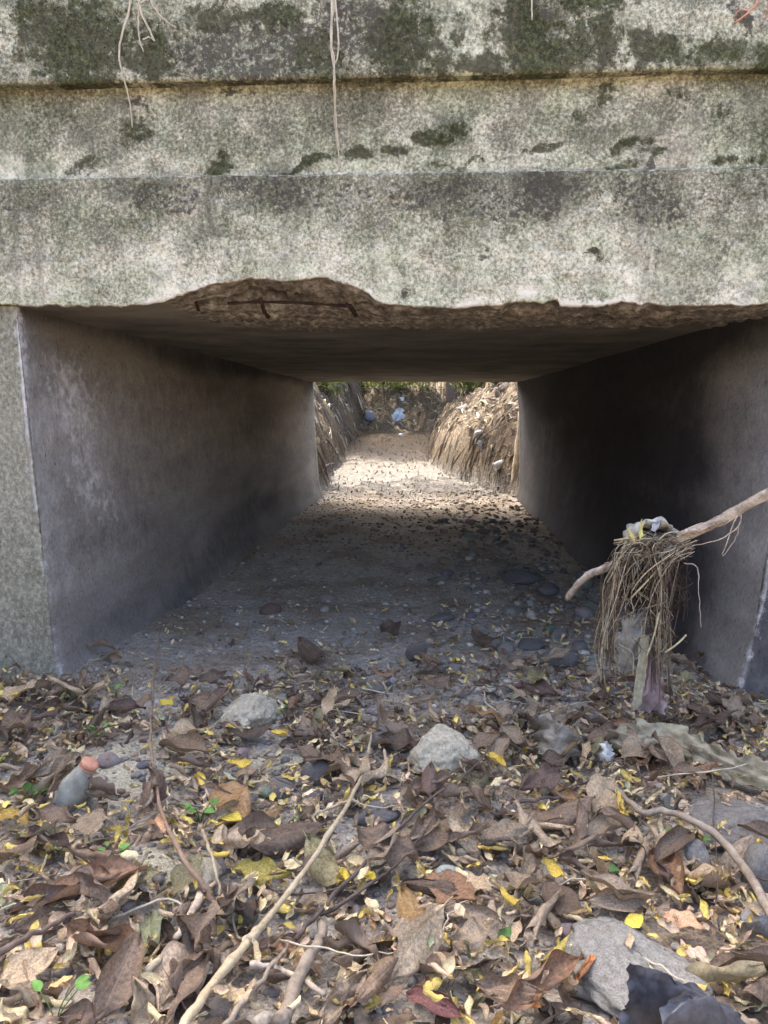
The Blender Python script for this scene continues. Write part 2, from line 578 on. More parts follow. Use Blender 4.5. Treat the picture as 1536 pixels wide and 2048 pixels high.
def tube_arrays(pts, rad, sides=6, cap=True):
    pts = [Vector(p) for p in pts]
    n = len(pts)
    if not hasattr(rad, "__len__"):
        rad = [rad] * n
    V, Fc = [], []
    up = Vector((0.13, 0.21, 0.97))
    for i, p in enumerate(pts):
        t = (pts[min(i + 1, n - 1)] - pts[max(i - 1, 0)])
        if t.length < 1e-9:
            t = Vector((0, 0, 1))
        t.normalize()
        a = t.cross(up)
        if a.length < 0.05:
            a = t.cross(Vector((1, 0, 0)))
        a.normalize()
        b = t.cross(a)
        for k in range(sides):
            w = 2 * math.pi * k / sides
            V.append(p + (a * math.cos(w) + b * math.sin(w)) * rad[i])
    for i in range(n - 1):
        for k in range(sides):
            k2 = (k + 1) % sides
            Fc.append((i * sides + k, (i + 1) * sides + k, (i + 1) * sides + k2, i * sides + k2))
    if cap:
        Fc.append(tuple(range(sides)))
        Fc.append(tuple((n - 1) * sides + k for k in reversed(range(sides))))
    return V, Fc

def groove_bark(V, sides, pts, amp, seed):
    r_ = random.Random(seed)
    ph = [r_.uniform(0, 9) for _ in range(sides)]
    a0 = [r_.uniform(-1, 1) for _ in range(sides)]
    for i, p in enumerate(pts):
        for k in range(sides):
            q = V[i * sides + k]
            V[i * sides + k] = p + (q - p) * (1 + amp * (a0[k] + .6 * math.sin(i * .55 + ph[k])))
    return V

class MB:
    def __init__(self):
        self.V, self.F, self.T = [], [], []
    def add(self, V, Fc, tint=None):
        o = len(self.V)
        self.V += [tuple(v) for v in V]
        self.F += [tuple(i + o for i in f) for f in Fc]
        if tint is not None:
            self.T += [tint] * len(V)
    def tube(self, pts, rad, sides=5, tint=None, cap=True):
        self.add(*tube_arrays(pts, rad, sides, cap), tint)
    def mesh(self, name, mat, smooth=True):
        return new_mesh(name, self.V, self.F, mat, smooth=smooth, tint=self.T if self.T else None)

def spline(P, n):
    P = [Vector(p) for p in P]
    Q = [P[0] * 2 - P[1]] + P + [P[-1] * 2 - P[-2]]
    out = []
    m = len(P) - 1
    for i in range(n):
        t = i / (n - 1) * m
        k = min(int(t), m - 1)
        u = t - k
        a, b, c, d = Q[k], Q[k + 1], Q[k + 2], Q[k + 3]
        out.append(0.5 * ((2 * b) + (c - a) * u + (2 * a - 5 * b + 4 * c - d) * u * u + (3 * b - a - 3 * c + d) * u ** 3))
    return out

def wiggle(pts, amp, seed):
    r = random.Random(seed)
    o = [Vector((r.uniform(-1, 1), r.uniform(-1, 1), r.uniform(-1, 1))) * amp for _ in pts]
    return [p + (q if 0 < i < len(pts) - 1 else q * 0.3) for i, (p, q) in enumerate(zip(pts, o))]

# ------------------------------------------------------------------ ground
def frange(a, b, s):
    return list(np.arange(a, b - 1e-6, s))
xs = np.array([-150, -90, -60, -40, -28, -20, -15, -11, -9, -7.5] + frange(-6.5, -2.0, 0.11) + frange(-2.0, 1.8, 0.023) + frange(1.8, 6.5, 0.11) + [6.5, 7.5, 9, 11, 15, 20, 28, 40, 60, 90, 150])
ys = np.array([-150, -90, -60, -40, -28, -20, -15, -11, -9, -7.5] + frange(-6.5, -1.7, 0.12) + frange(-1.7, 1.2, 0.021) + frange(1.2, 5.9, 0.05) + frange(5.9, 16, 0.075) + frange(16, 22, 0.3) + [22, 24, 27, 31, 36, 45, 60, 90, 150])
GX, GY = np.meshgrid(xs, ys, indexing='ij')
GZ = ground_h(GX, GY)
import bisect
_XL, _YL, _ZL = xs.tolist(), ys.tolist(), GZ.tolist()
def gh(x, y):
    i = min(max(bisect.bisect_right(_XL, x) - 1, 0), len(_XL) - 2)
    j = min(max(bisect.bisect_right(_YL, y) - 1, 0), len(_YL) - 2)
    u = (x - _XL[i]) / (_XL[i + 1] - _XL[i]); v = (y - _YL[j]) / (_YL[j + 1] - _YL[j])
    a, b = _ZL[i], _ZL[i + 1]
    return (a[j] * (1 - v) + a[j + 1] * v) * (1 - u) + (b[j] * (1 - v) + b[j + 1] * v) * u
sand = np.zeros_like(GX)
for (px, py, rx, ry) in [(235, 1545, 0.17, 0.15), (300, 1735, 0.1, 0.08), (310, 1500, 0.12, 0.1), (560, 1500, 0.12, 0.06)]:
    p = on_z(px, py, 0.03)
    sand += np.exp(-((GX - p.x) / rx) ** 2 - ((GY - p.y) / ry) ** 2)
farz = ground_h(GX, GY) - hbed(GX, GY)
earth = sstep(0.0, 0.45, farz) * (GY > 5.8) * 0.95 + 0.9 * sstep(5.6, 6.6, GY) * (farz < 0.45)
earth = np.clip(earth + sstep(0.2, 0.6, farz) * (GY < 0.2), 0, 1)
me = new_mesh("ground", np.stack([GX, GY, GZ], -1).reshape(-1, 3), grid_faces(len(xs), len(ys)), MG,
              attrs={"sand": np.clip(sand, 0, 1), "earth": earth, "bank": sstep(0.05, 0.35, farz)})
link("ground", me, kind="structure", label="dry gravel creek bed and earth banks")

# ------------------------------------------------------------------ culvert
culvert = bpy.data.objects.new("concrete_culvert", None)
COL.objects.link(culvert)
tag(culvert, "weathered grey concrete box culvert with mossy face spanning the dry creek", "culvert")

def blobs(X, Z, lst, y0, seed, soft=0.65):
    m = np.zeros_like(X)
    wob = 0.30 + 1.4 * fbm(X * 38, Z * 38, 0, seed, 5, 0.7)
    X = X + (fbm(X * 7, Z * 7, 0, seed + 31, 4) - 0.5) * 0.13
    Z = Z + (fbm(X * 7, Z * 7, 0, seed + 37, 4) - 0.5) * 0.13
    m = np.zeros_like(X)
    for b in lst:
        px, py, rx, ry = b[:4]
        k = b[4] if len(b) > 4 else 1.0
        c = on_y(px, py, y0)
        sx = rx / F * 2.45
        sz = ry / F * 2.75
        d = np.sqrt(((X - c.x) / sx) ** 2 + ((Z - c.z) / sz) ** 2)
        m = np.maximum(m, k * 1.12 * sstep(1.55, soft * 0.6, d * wob))
    return m

MOSS = [(150, 90, 105, 75), (60, 60, 50, 60, .8), (300, 105, 60, 50), (440, 30, 70, 30, .8), (550, 30, 70, 30, .9), (640, 120, 70, 40, .7), (800, 60, 60, 60, .9),
        (880, 110, 40, 45, .8), (830, 130, 60, 25, .8), (910, 60, 30, 30, .7), (965, 125, 50, 22), (1040, 60, 38, 60), (1100, 100, 90, 42), (1200, 85, 32, 48), (1290, 90, 30, 35),
        (1340, 100, 48, 28), (1440, 112, 50, 24, .9), (1530, 112, 26, 18), (1180, 8, 60, 20, .9), (200, 20, 60, 25, .7), (1500, 50, 20, 20, .6)]
MOSS_MID = [(275, 265, 28, 30, .8), (262, 300, 22, 14, .7), (160, 330, 60, 18, .8), (430, 330, 42, 17), (640, 328, 55, 13), (725, 325, 24, 14), (850, 290, 42, 11), (908, 275, 25, 8, .9), (780, 312, 28, 11, .9),
            (1228, 188, 28, 22, .8), (1155, 222, 22, 18, .8), (1090, 306, 36, 11, .9), (1265, 291, 30, 10), (1297, 316, 15, 12, .9), (1470, 315, 16, 13, .8), (1380, 180, 25, 16, .7), (1462, 210, 18, 18, .7),
            (870, 335, 30, 6, .8), (940, 335, 40, 6, .8), (1240, 330, 30, 7, .8), (1520, 320, 24, 9, .7)]
MOSS_SLAB = [(1192, 518, 20, 12)]
DARK_TOP = [(520, 110, 170, 45, .8), (720, 60, 90, 50, .8), (430, 100, 60, 40, .8), (1070, 50, 60, 30, .6), (1090, 55, 14, 12, 1), (1370, 80, 20, 12, .8), (1480, 50, 14, 22, .9), (790, 120, 40, 30, .8), (1310, 105, 12, 14, 1)]
DARK_MID = [(270, 195, 30, 12, .7), (470, 195, 30, 8, .7), (260, 320, 60, 24, .4), (870, 190, 60, 50, .35), (1380, 215, 40, 30, .5), (1290, 320, 14, 16, .9)]
DARK_SLAB = [(320, 392, 90, 32, .62), (540, 372, 130, 36, .66), (660, 400, 90, 25, .6), (60, 410, 60, 26, .55), (820, 410, 60, 35, .66), (930, 400, 120, 38, .62), (1080, 385, 60, 40, .75), (1180, 410, 60, 30, .5),
             (1310, 390, 60, 45, .68), (1420, 400, 60, 30, .5), (970, 500, 30, 10, .6), (1275, 500, 20, 30, .5), (808, 585, 15, 18, .7), (640, 460, 90, 60, .3)]

_kx = np.array([-400, 0, 40, 100, 160, 230, 300, 335, 370, 400, 440, 500, 560, 600, 645, 680, 705, 730, 755, 780, 830, 900, 980, 1040, 1090, 1113, 1119, 1150, 1220, 1250, 1330, 1400, 1480, 1536, 1900], float)
_ky = np.array([611, 611, 613, 614, 615, 615, 611, 600, 592, 580, 570, 561, 561, 564, 558, 564, 572, 586, 600, 612, 617, 615, 612, 606, 604, 598, 611, 612, 612, 607, 611, 611, 613, 612, 612], float)
_bx = np.array([on_y(a, b, 0).x for a, b in zip(_kx, _ky)])
_bz = np.array([on_y(a, b, 0).z for a, b in zip(_kx, _ky)])
ZC = float(np.median(_bz))          # soffit level
def zbot(x):
    x = np.asarray(x, float)
    z = np.interp(x, _bx, _bz)
    return z + (fbm(x * 22, x * 0 + 1.3, 0, 31, 4) - 0.5) * 0.02 + (fbm(x * 90, x * 0 + 4.3, 0, 33, 2) - 0.5) * 0.007
ZL = on_y(768, 344, 0.0).z          # top ledge of the slab
ZU = on_y(768, 153, -0.03).z        # bottom edge of the upper course
XA, XB = -2.9, 2.9
NXF = 760

def face_part(name, x0, x1, zb, zt, y0, nz, moss, dark, seed, white=None, brown=None, depth_back=0.35, top_in=None, light=0.0):
    """a cast course: top return, rounded lip, front face, bottom return"""
    X1 = np.linspace(x0, x1, NXF)
    zb = np.broadcast_to(np.asarray(zb(X1) if callable(zb) else zb, float), X1.shape)
    rows = []
    tt = np.linspace(1, 0, nz)
    ytop = depth_back
    rows.append((zt + 0 * X1, ytop + 0 * X1, 0))
    rows.append((zt + 0 * X1, y0 + 0.012 + 0 * X1, 0))
    for k, t in enumerate(tt):
        z = zb + (zt - zb) * t
        e = 0.006 if k in (0, nz - 1) else 0.0
        if k == 0: z = z - 0.004
        rows.append((z, y0 + e + 0 * X1, 1))
    rows.append((zb + 0.004, y0 + 0.016 + 0 * X1, 0))
    rows.append((zb + 0.012, depth_back + 0 * X1, 0))
    Z = np.stack([r[0] for r in rows], 1)
    Y = np.stack([r[1] for r in rows], 1)
    Fm = np.stack([np.full_like(X1, r[2]) for r in rows], 1)
    X = np.repeat(X1[:, None], Z.shape[1], 1)
    rel = (fbm(X * 3, Z * 3, 0, seed, 3) - 0.5) * 0.012 + (fbm(X * 30, Z * 30, 0, seed + 5, 4) - 0.5) * 0.012
    Y = Y + rel * Fm
    lip = (fbm(X * 30, X * 0 + seed, 0, seed + 9, 3) - 0.5) * 0.006
    Z = Z + lip * (np.abs(Z - zt) < 0.02)
    ms = blobs(X, Z, moss, y0, seed + 2)
    dk = blobs(X, Z, dark, y0, seed + 3, 0.9)
    wh = white(X, Z) if white else 0 * X
    bw = brown(X, Z) if brown else 0 * X
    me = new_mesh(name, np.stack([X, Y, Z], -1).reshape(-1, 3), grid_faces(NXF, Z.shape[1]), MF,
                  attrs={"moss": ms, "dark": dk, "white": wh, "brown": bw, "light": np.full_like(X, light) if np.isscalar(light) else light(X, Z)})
    link(name, me, culvert)
    return X, Y, Z, ms, Fm

def white_slab(X, Z):
    zb = np.repeat(zbot(X[:, 0])[:, None], X.shape[1], 1)
    d = Z - zb
    spall = sstep(on_y(250, 600, 0).x, on_y(330, 600, 0).x, X) * sstep(on_y(900, 600, 0).x, on_y(700, 600, 0).x, X)
    a = 0.75 + 0.35 * fbm(X * 5, X * 0, 0, 44, 3)
    w = a * 0.72 * sstep(0.055, 0.0, d) * (0.25 + 1.2 * sstep(.35, .65, fbm(X * 4, X * 0 + 2, 0, 45, 3)))
    c = on_y(1060, 590, 0)
    w = np.maximum(w, 0.85 * np.exp(-((X - c.x) / 0.12) ** 2 - ((Z - c.z - .012) / 0.028) ** 2))
    c = on_y(830, 440, 0)
    w = np.maximum(w, 0.7 * np.exp(-((X - c.x) / 0.03) ** 2 - ((Z - c.z) / 0.03) ** 2))
    w = np.maximum(w, 0.72 * sstep(0.008, 0.0, np.abs(Z - ZL + 0.004)))
    # hairline crack rising from the chipped lip
    return w
def brown_slab(X, Z):
    zb = np.repeat(zbot(X[:, 0])[:, None], X.shape[1], 1)
    c = on_y(1116, 600, 0)
    crack = sstep(0.0045, 0.001, np.abs(X - c.x - 0.004 * np.sin(Z * 130))) * sstep(c.z + 0.09, c.z + 0.05, Z)
    return np.maximum(0.85 * sstep(0.012, 0.0, Z - zb) * (fbm(X * 12, Z * 0, 0, 47, 3) > 0.45), crack)

data = []
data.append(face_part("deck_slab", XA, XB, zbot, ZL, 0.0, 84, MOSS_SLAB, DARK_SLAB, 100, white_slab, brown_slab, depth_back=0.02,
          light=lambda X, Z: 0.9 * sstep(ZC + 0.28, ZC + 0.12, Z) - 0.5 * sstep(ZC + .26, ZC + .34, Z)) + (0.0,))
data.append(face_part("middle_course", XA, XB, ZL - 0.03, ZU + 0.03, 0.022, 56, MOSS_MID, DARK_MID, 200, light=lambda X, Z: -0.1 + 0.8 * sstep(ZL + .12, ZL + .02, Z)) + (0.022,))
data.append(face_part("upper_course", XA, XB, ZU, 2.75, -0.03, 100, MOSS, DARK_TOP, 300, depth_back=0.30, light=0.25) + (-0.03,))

# body of the deck behind the face
bm = bmesh.new()
bmesh.ops.create_cube(bm, size=1)
for v in bm.verts:
    v.co = Vector((v.co.x * 5.7, 0.33 + 2.8 * (v.co.y + .5), 0)) if False else Vector((v.co.x * 5.7, 3.17 + v.co.y * 5.62, (ZC + 0.2 + 2.2) / 2 + v.co.z * (2.2 - ZC - 0.2)))
me = bpy.data.meshes.new("fill")
bm.to_mesh(me); bm.free()
me.materials.append(MS)
for k in ("brown", "white", "dark"):
    me.attributes.new(k, 'FLOAT', 'POINT')
link("fill", me, culvert)

# soffit ---------------------------------------------------------------
ysf = np.array([-0.0, 0.012, 0.03] + frange(0.05, 0.42, 0.014) + frange(0.42, 1.3, 0.03) + frange(1.3, 6.0, 0.12) + [6.0, 6.02])
xsf = np.linspace(-1.75, 1.7, 430)
X, Y = np.meshgrid(xsf, ysf, indexing='ij')
zb = zbot(X[:, 0])[:, None]
wid = 0.10 + 0.9 * np.clip(zb - ZC, 0, 0.2)
wob = (fbm(X * 7, Y * 7, 0, 51, 3) - 0.5) * 0.10
fall = 1 - sstep(0.0, 1.0, np.clip((Y + wob * sstep(0, .04, Y)) / (wid + 0.10), 0, 1))
Z = ZC + (zb - ZC) * fall
xe = lambda px, y: on_y(px, 630, y).x
edge = 0.55 + 0.45 * fbm(X * 2.2, X * 0, 0, 53, 3)
roughz = sstep(1.0, 0.75, Y / edge) * sstep(-0.95, -0.55, X)
Z = Z + roughz * ((fbm(X * 9, Y * 22, 0, 55, 5) - 0.5) * 0.06 + (fbm(X * 45, Y * 80, 0, 56, 3) - 0.5) * 0.022) * sstep(0.0, 0.03, Y)
darkc = np.zeros_like(X)
def groove(px0, px1, yy, dep, half, seed):
    global Z, darkc
    xa, xb = on_y(px0, 620, yy).x, on_y(px1, 620, yy).x
    w = (fbm(X * 6, X * 0, 0, seed, 3) - 0.5) * 0.05
    m = sstep(half, half * 0.35, np.abs(Y - yy - w)) * sstep(xa, xa + 0.05, X) * sstep(xb, xb - 0.05, X) * (0.5 + 0.5 * (fbm(X * 9, X * 0, 0, seed + 1, 2) > 0.4))
    Z = Z + m * dep
    darkc = np.maximum(darkc, m * 0.85)
groove(390, 700, 0.115, 0.03, 0.02, 61)
groove(700, 860, 0.19, 0.02, 0.014, 62)
groove(1140, 1370, 0.17, 0.035, 0.03, 63)
groove(1130, 1260, 0.30, 0.02, 0.02, 64)
groove(840, 1010, 0.52, 0.02, 0.015, 65)
groove(1330, 1480, 0.45, 0.02, 0.02, 66)
groove(560, 800, 0.33, 0.015, 0.014, 67)
Z = Z + (fbm(X * 1.2, Y * 0.8, 0, 58, 3) - 0.5) * 0.02 * sstep(0.3, 1.0, Y)
spm = np.clip((zb - ZC) / 0.05, 0, 1) * sstep(0.5, 0.3, Y)
brown = np.clip(roughz * 0.62 + spm, 0, 1)
whs = 0.25 * sstep(0.03, 0.0, Y) * (fbm(X * 6, X * 0, 0, 59, 3) > 0.42)
back = np.stack([X, Y, Z], -1)
me = new_mesh("soffit", back.reshape(-1, 3), grid_faces(len(xsf), len(ysf), True), MS, attrs={"brown": brown, "white": whs, "dark": darkc})
link("soffit", me, culvert)

# rebar showing in the broken lip
def bar(name, P, r):
    mb = MB()
    pts = spline(P, 14)
    rr = [r * (1 + 0.25 * math.sin(i * 2.1)) for i in range(len(pts))]
    mb.tube(pts, rr, 8)
    return link(name, mb.mesh(name, MRB), culvert)
def sp(px, py, y):
    return on_y(px, py, y)
bar("reinforcing_bar", [sp(455, 607, .105), sp(520, 604, .105), sp(600, 606, .11), sp(692, 612, .11)], 0.0048)
bar("stirrup", [sp(520, 596, .07), sp(524, 606, .075), sp(527, 620, .10), sp(536, 634, .14)], 0.0065)
bar("stirrup", [sp(690, 608, .07), sp(700, 613, .075), sp(706, 622, .10), sp(711, 630, .13)], 0.007)
bar("stirrup", [sp(392, 604, .07), sp(394, 612, .08), sp(397, 620, .10)], 0.005)

# abutments --------------------------------------------------------------
def abutment(name, side):
    # plan path as (x, y) at the top; the wall leans so that the opening narrows downwards
    top = on_y(36, 618, 0.02).x if side < 0 else on_y(1606, 628, 0.02).x
    bot = on_y(118, 1330, 0.02).x if side < 0 else on_y(1482, 1420, 0.02).x
    ftop = on_y(625, 765, 6.0).x if side < 0 else on_y(1035, 765, 6.0).x
    fbot = on_y(640, 985, 6.0).x if side < 0 else on_y(1037, 1003, 6.0).x
    out = -3.0 if side < 0 else 3.0
    path = []                       # (t along tunnel or front, kind)
    for f in np.concatenate([np.linspace(1, 0.05, 60), np.linspace(0.04, 0.004, 6)]):
        path.append(('f', f))
    for y in np.concatenate([[0.0, 0.01, 0.025], np.arange(0.05, 1.5, 0.022), np.arange(1.5, 6.0, 0.06), [6.0]]):
        path.append(('t', y))
    for f in np.linspace(0.01, 1, 12):
        path.append(('b', f))
    zs = np.linspace(-0.25, ZC + 0.03, 78)
    n = len(path)
    X = np.zeros((n, len(zs))); Y = X.copy(); ff = X.copy(); tt = X.copy(); NXn = X.copy(); NYn = X.copy()
    for i, (k, v) in enumerate(path):
        zt = np.clip(zs / ZC, -0.2, 1)
        xn = bot + (top - bot) * zt
        xf = fbot + (ftop - fbot) * zt
        if k == 'f':
            X[i] = xn + (out - xn) * v; Y[i] = 0.022; ff[i] = 1; tt[i] = 0; NYn[i] = -1
        elif k == 't':
            u = v / 6.0
            X[i] = xn + (xf - xn) * u; Y[i] = 0.022 + v * 0.999
            cr = math.exp(-(v / 0.02) ** 2) * 0.5
            X[i] += side * cr * 0.012
            tt[i] = v; NXn[i] = -side
        else:
            X[i] = xf + (out - xf) * v; Y[i] = 6.02; tt[i] = 6; NYn[i] = 1; ff[i] = 2
    Z = np.repeat(zs[None, :], n, 0)
    d = (fbm(X * 2 + Y * 1.7, Y * 1.5, Z * 2.5, 71 + side, 4) - 0.5) * 0.035 + (fbm(X * 30, Y * 30, Z * 22, 75 + side, 3) - 0.5) * 0.007
    # slight outward belly low down in the tunnel
    d = d + 0.012 * np.sin(np.clip(Z / ZC, 0, 1) * math.pi) * (ff == 0) * -1
    d = d + 0.10 * sstep(0.14, -0.1, Z) * (ff == 0) * 0.4
    if side > 0:
        d = d + 0.03 * np.exp(-((Y - 0.25) / 0.3) ** 2) * sstep(0.35, 0.0, Z) * (ff == 0)
    X = X + NXn * d
    Y = Y + NYn * d * 0.7
    zz, yy = Z, tt
    corner = np.where(ff == 1, np.abs(X - X[66][None, :]), np.where(ff == 0, yy, 9))
    nz = fbm(Y * 3 + X, Z * 3, 0, 81 + side, 4)
    white = 0.62 * np.exp(-(corner / 0.03) ** 2) * (0.4 + nz)
    if side < 0:
        white = white + (ff == 0) * (0.42 * np.exp(-((yy - 0.25 - 0.35 * (1 - Z / ZC)) / 0.24) ** 2) * sstep(0.25, 0.6, Z) * sstep(1.25, 1.05, Z))
        white = white + (ff == 0) * 0.45 * sstep(2.2, .3, yy) * nz
        green = (ff == 1) * 0.75 + (ff == 0) * (0.35 * np.exp(-(yy / 0.12) ** 2))
    else:
        white = white + (ff == 0) * 0.16 * sstep(0.9, .1, yy) * nz + (ff == 0) * .22 * np.exp(-((yy - .1 - .1 * np.sin(Z * 7)) / .03) ** 2) * sstep(.8, .5, Z)
        green = (ff == 1) * 0.35 + (ff == 0) * (0.45 * np.exp(-(yy / 0.5) ** 2) * sstep(0.2, 0.7, Z))
    green = green + (ff == 0) * 0.7 * sstep(5.3, 6.0, yy)
    # flood lines: darker, damper concrete along the lower wall
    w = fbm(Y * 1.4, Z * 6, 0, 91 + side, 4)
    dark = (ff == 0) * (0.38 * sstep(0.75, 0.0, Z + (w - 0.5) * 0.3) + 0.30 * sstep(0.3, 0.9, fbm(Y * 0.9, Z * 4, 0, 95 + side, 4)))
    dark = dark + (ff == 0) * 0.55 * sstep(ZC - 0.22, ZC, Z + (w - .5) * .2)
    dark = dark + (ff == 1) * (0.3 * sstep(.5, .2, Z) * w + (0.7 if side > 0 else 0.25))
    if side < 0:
        dark = dark + (ff == 0) * 0.18 * sstep(0.6, 2.8, yy) * (.75 + .5 * w)  # fading tunnel shade painted into the left wall's colour with depth
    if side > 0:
        dark = dark + (ff == 0) * 0.8 * sstep(0.1, 0.9, yy)  # damp staining plus tunnel shade painted into the right wall, deeper inside
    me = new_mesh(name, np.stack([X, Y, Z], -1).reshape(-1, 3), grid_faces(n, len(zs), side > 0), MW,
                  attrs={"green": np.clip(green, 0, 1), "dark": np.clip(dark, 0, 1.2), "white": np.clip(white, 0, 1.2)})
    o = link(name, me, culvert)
    return o
abutment("abutment", -1)
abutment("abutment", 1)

# moss tufts on the face -----------------------------------------------
V, Fc, T = [], [], []
for (X, Y, Z, ms, Fm, y0) in data:
    ok = (Fm > 0.5) & (np.abs(X) < 1.6)
    nz = fbm(X * 55, Z * 55, 0, 131, 3)
    p = np.where(ok, sstep(0.5, 0.95, ms + (nz - 0.5) * 1.3), 0) * .8
    idx = np.argwhere(nr.rand(*p.shape) < p * 0.95)
    for i, j in idx:
        for _ in range(2):
            x = X[i, j] + rnd.uniform(-.004, .004); z = Z[i, j] + rnd.uniform(-.004, .004); y = Y[i, j] + .001
            L = rnd.uniform(.004, .011)
            dx, dz = rnd.uniform(-.6, .6), rnd.uniform(-1.0, .3)
            w = rnd.uniform(.0012, .0026)
            o = len(V)
            V += [(x - w, y, z), (x + w, y, z + rnd.uniform(-w, w)), (x + dx * L, y - L * rnd.uniform(.4, 1), z + dz * L)]
            Fc.append((o, o + 1, o + 2))
            g = rnd.random()
            bright = 1.0 + 0.5 * math.sin(X[i, j] * 9 + Z[i, j] * 13)
            c = [(0.060, 0.064, 0.032), (0.085, 0.092, 0.045), (0.115, 0.128, 0.052), (0.075, 0.068, 0.048)][min(int(g * 4), 3)]
            T += [tuple(a * bright for a in c)] * 3
me = new_mesh("moss", V, np.array(Fc), MMO, smooth=False, tint=T)
link("moss", me, kind="stuff", label="dark green moss growing in patches over the concrete face", cat="moss")

# hanging dry vines ------------------------------------------------------
def vine(P, r, label, extra=(), mat=MVI, seed=0, n=40, name="dry_vine", cat="vine", group="dry vines hanging down the concrete face"):
    mb = MB()
    pts = wiggle(spline(P, n), 0.0011, seed)
    mb.tube(pts, [r * (1 - 0.45 * i / n) for i in range(n)], 6)
    for (Q, rq) in extra:
        q = wiggle(spline(Q, 14), 0.002, seed + 3)
        mb.tube(q, [rq * (1 - 0.5 * i / 14) for i in range(14)], 5)
    return link(name, mb.mesh(name, mat), label=label, cat=cat, group=group)
fy = -0.045
def fp(px, py, y=fy):
    return on_y(px, py, y)
vine([fp(268, -60), fp(258, 20), fp(244, 70), fp(238, 110), fp(246, 150), fp(256, 190, -.02), fp(262, 225, .0), fp(265, 255, .005)], 0.0036,
     "single thin pale vine hanging in a shallow curve at the left of the face", seed=1)
vine([fp(664, -60), fp(664, 30), fp(662, 90), fp(668, 130), fp(669, 170), fp(670, 220, -.01), fp(676, 280, .0), fp(678, 322, .005)], 0.0044,
     "longest vine bundle of twisted pale strands hanging past the middle of the face",
     extra=[([fp(666, -60), fp(672, 30, -.055), fp(678, 80, -.055), fp(676, 110), fp(668, 140), fp(671, 190), fp(668, 240, -.01), fp(674, 300, 0)], .003),
            ([fp(660, -60), fp(668, 10), fp(661, 50), fp(664, 90), fp(670, 125, -.055), fp(668, 175, -.05), fp(672, 250, -.01), fp(678, 325, .0), fp(671, 345, -.004)], .0026)], seed=5)
vine([fp(1063, -60), fp(1064, 0), fp(1064, 40)], 0.0035, "short straight vine tip hanging over bright green moss", seed=8, n=12)
vine([fp(280, -50, -.06), fp(279, 0, -.06), fp(284, 30, -.06), fp(300, 62, -.055), fp(309, 82, -.05)], 0.0046,
     "forked pale dead twig dangling over the upper left moss",
     extra=[([fp(290, -60, -.07), fp(303, 5, -.07), fp(318, 27, -.065), fp(335, 44, -.06), fp(352, 55, -.06)], .004),
            ([fp(279, 0, -.06), fp(277, 40, -.055), fp(279, 75, -.05), fp(287, 104, -.05)], .0032),
            ([fp(279, 8, -.06), fp(300, -2, -.065), fp(316, 20, -.065)], .003),
            ([fp(286, 80, -.05), fp(300, 74, -.05), fp(310, 82, -.05)], .0026)], seed=9, n=20, name="forked_twig", cat="twig", group=None)
vine([fp(1525, -40, -.06), fp(1516, 0, -.06), fp(1500, 22, -.055), fp(1470, 45, -.05)], 0.004,
     "reddish dry sprig hanging at the upper right corner of the face",
     extra=[([fp(1536, -10, -.06), fp(1536, 20, -.06), fp(1530, 40, -.055)], .004), ([fp(1500, 22, -.055), fp(1480, 20, -.05), fp(1466, 36, -.05)], .003)],
     mat=mat_wood("red_sprig", S(150, 84, 62), S(206, 160, 130)), seed=12, n=16, name="dry_sprig", cat="twig", group=None)

# ------------------------------------------------------------------ labels
LAND = []          # (phrase, x, y) things one can find by eye
USED = set()
ORD = ["", "second ", "third ", "fourth ", "fifth ", "sixth ", "seventh ", "eighth ", "ninth ", "tenth ",
       "eleventh ", "twelfth ", "thirteenth ", "fourteenth ", "fifteenth ", "sixteenth ", "seventeenth ", "eighteenth ", "nineteenth ", "twentieth "]
def relation(x, y, lx, ly):
    dx, dy = x - lx, y - ly
    d = math.hypot(dx, dy)
    if abs(dx) > abs(dy):
        return ("right of" if dx > 0 else "left of"), d
    return ("behind" if dy > 0 else "in front of"), d

def label_all(items, noun):
    """items: (object, description, x, y). Each gets a label that no other has: its look, then where it lies from the nearest landmark."""
    groups = {}
    for o, desc, x, y in items:
        L = min(LAND, key=lambda l: math.hypot(l[1] - x, l[2] - y))
        rel, d = relation(x, y, L[1], L[2])
        groups.setdefault((desc, rel, L[0]), []).append((d, o))
    for (desc, rel, ph), lst in groups.items():
        lst.sort(key=lambda t: t[0])
        for i, (d, o) in enumerate(lst):
            if len(lst) == 1:
                s = f"{desc} {noun} {rel} the {ph}"
            else:
                s = f"{desc} {noun}, {ORD[min(i, 19)]}closest of such {rel} the {ph}"
            o["label"] = s

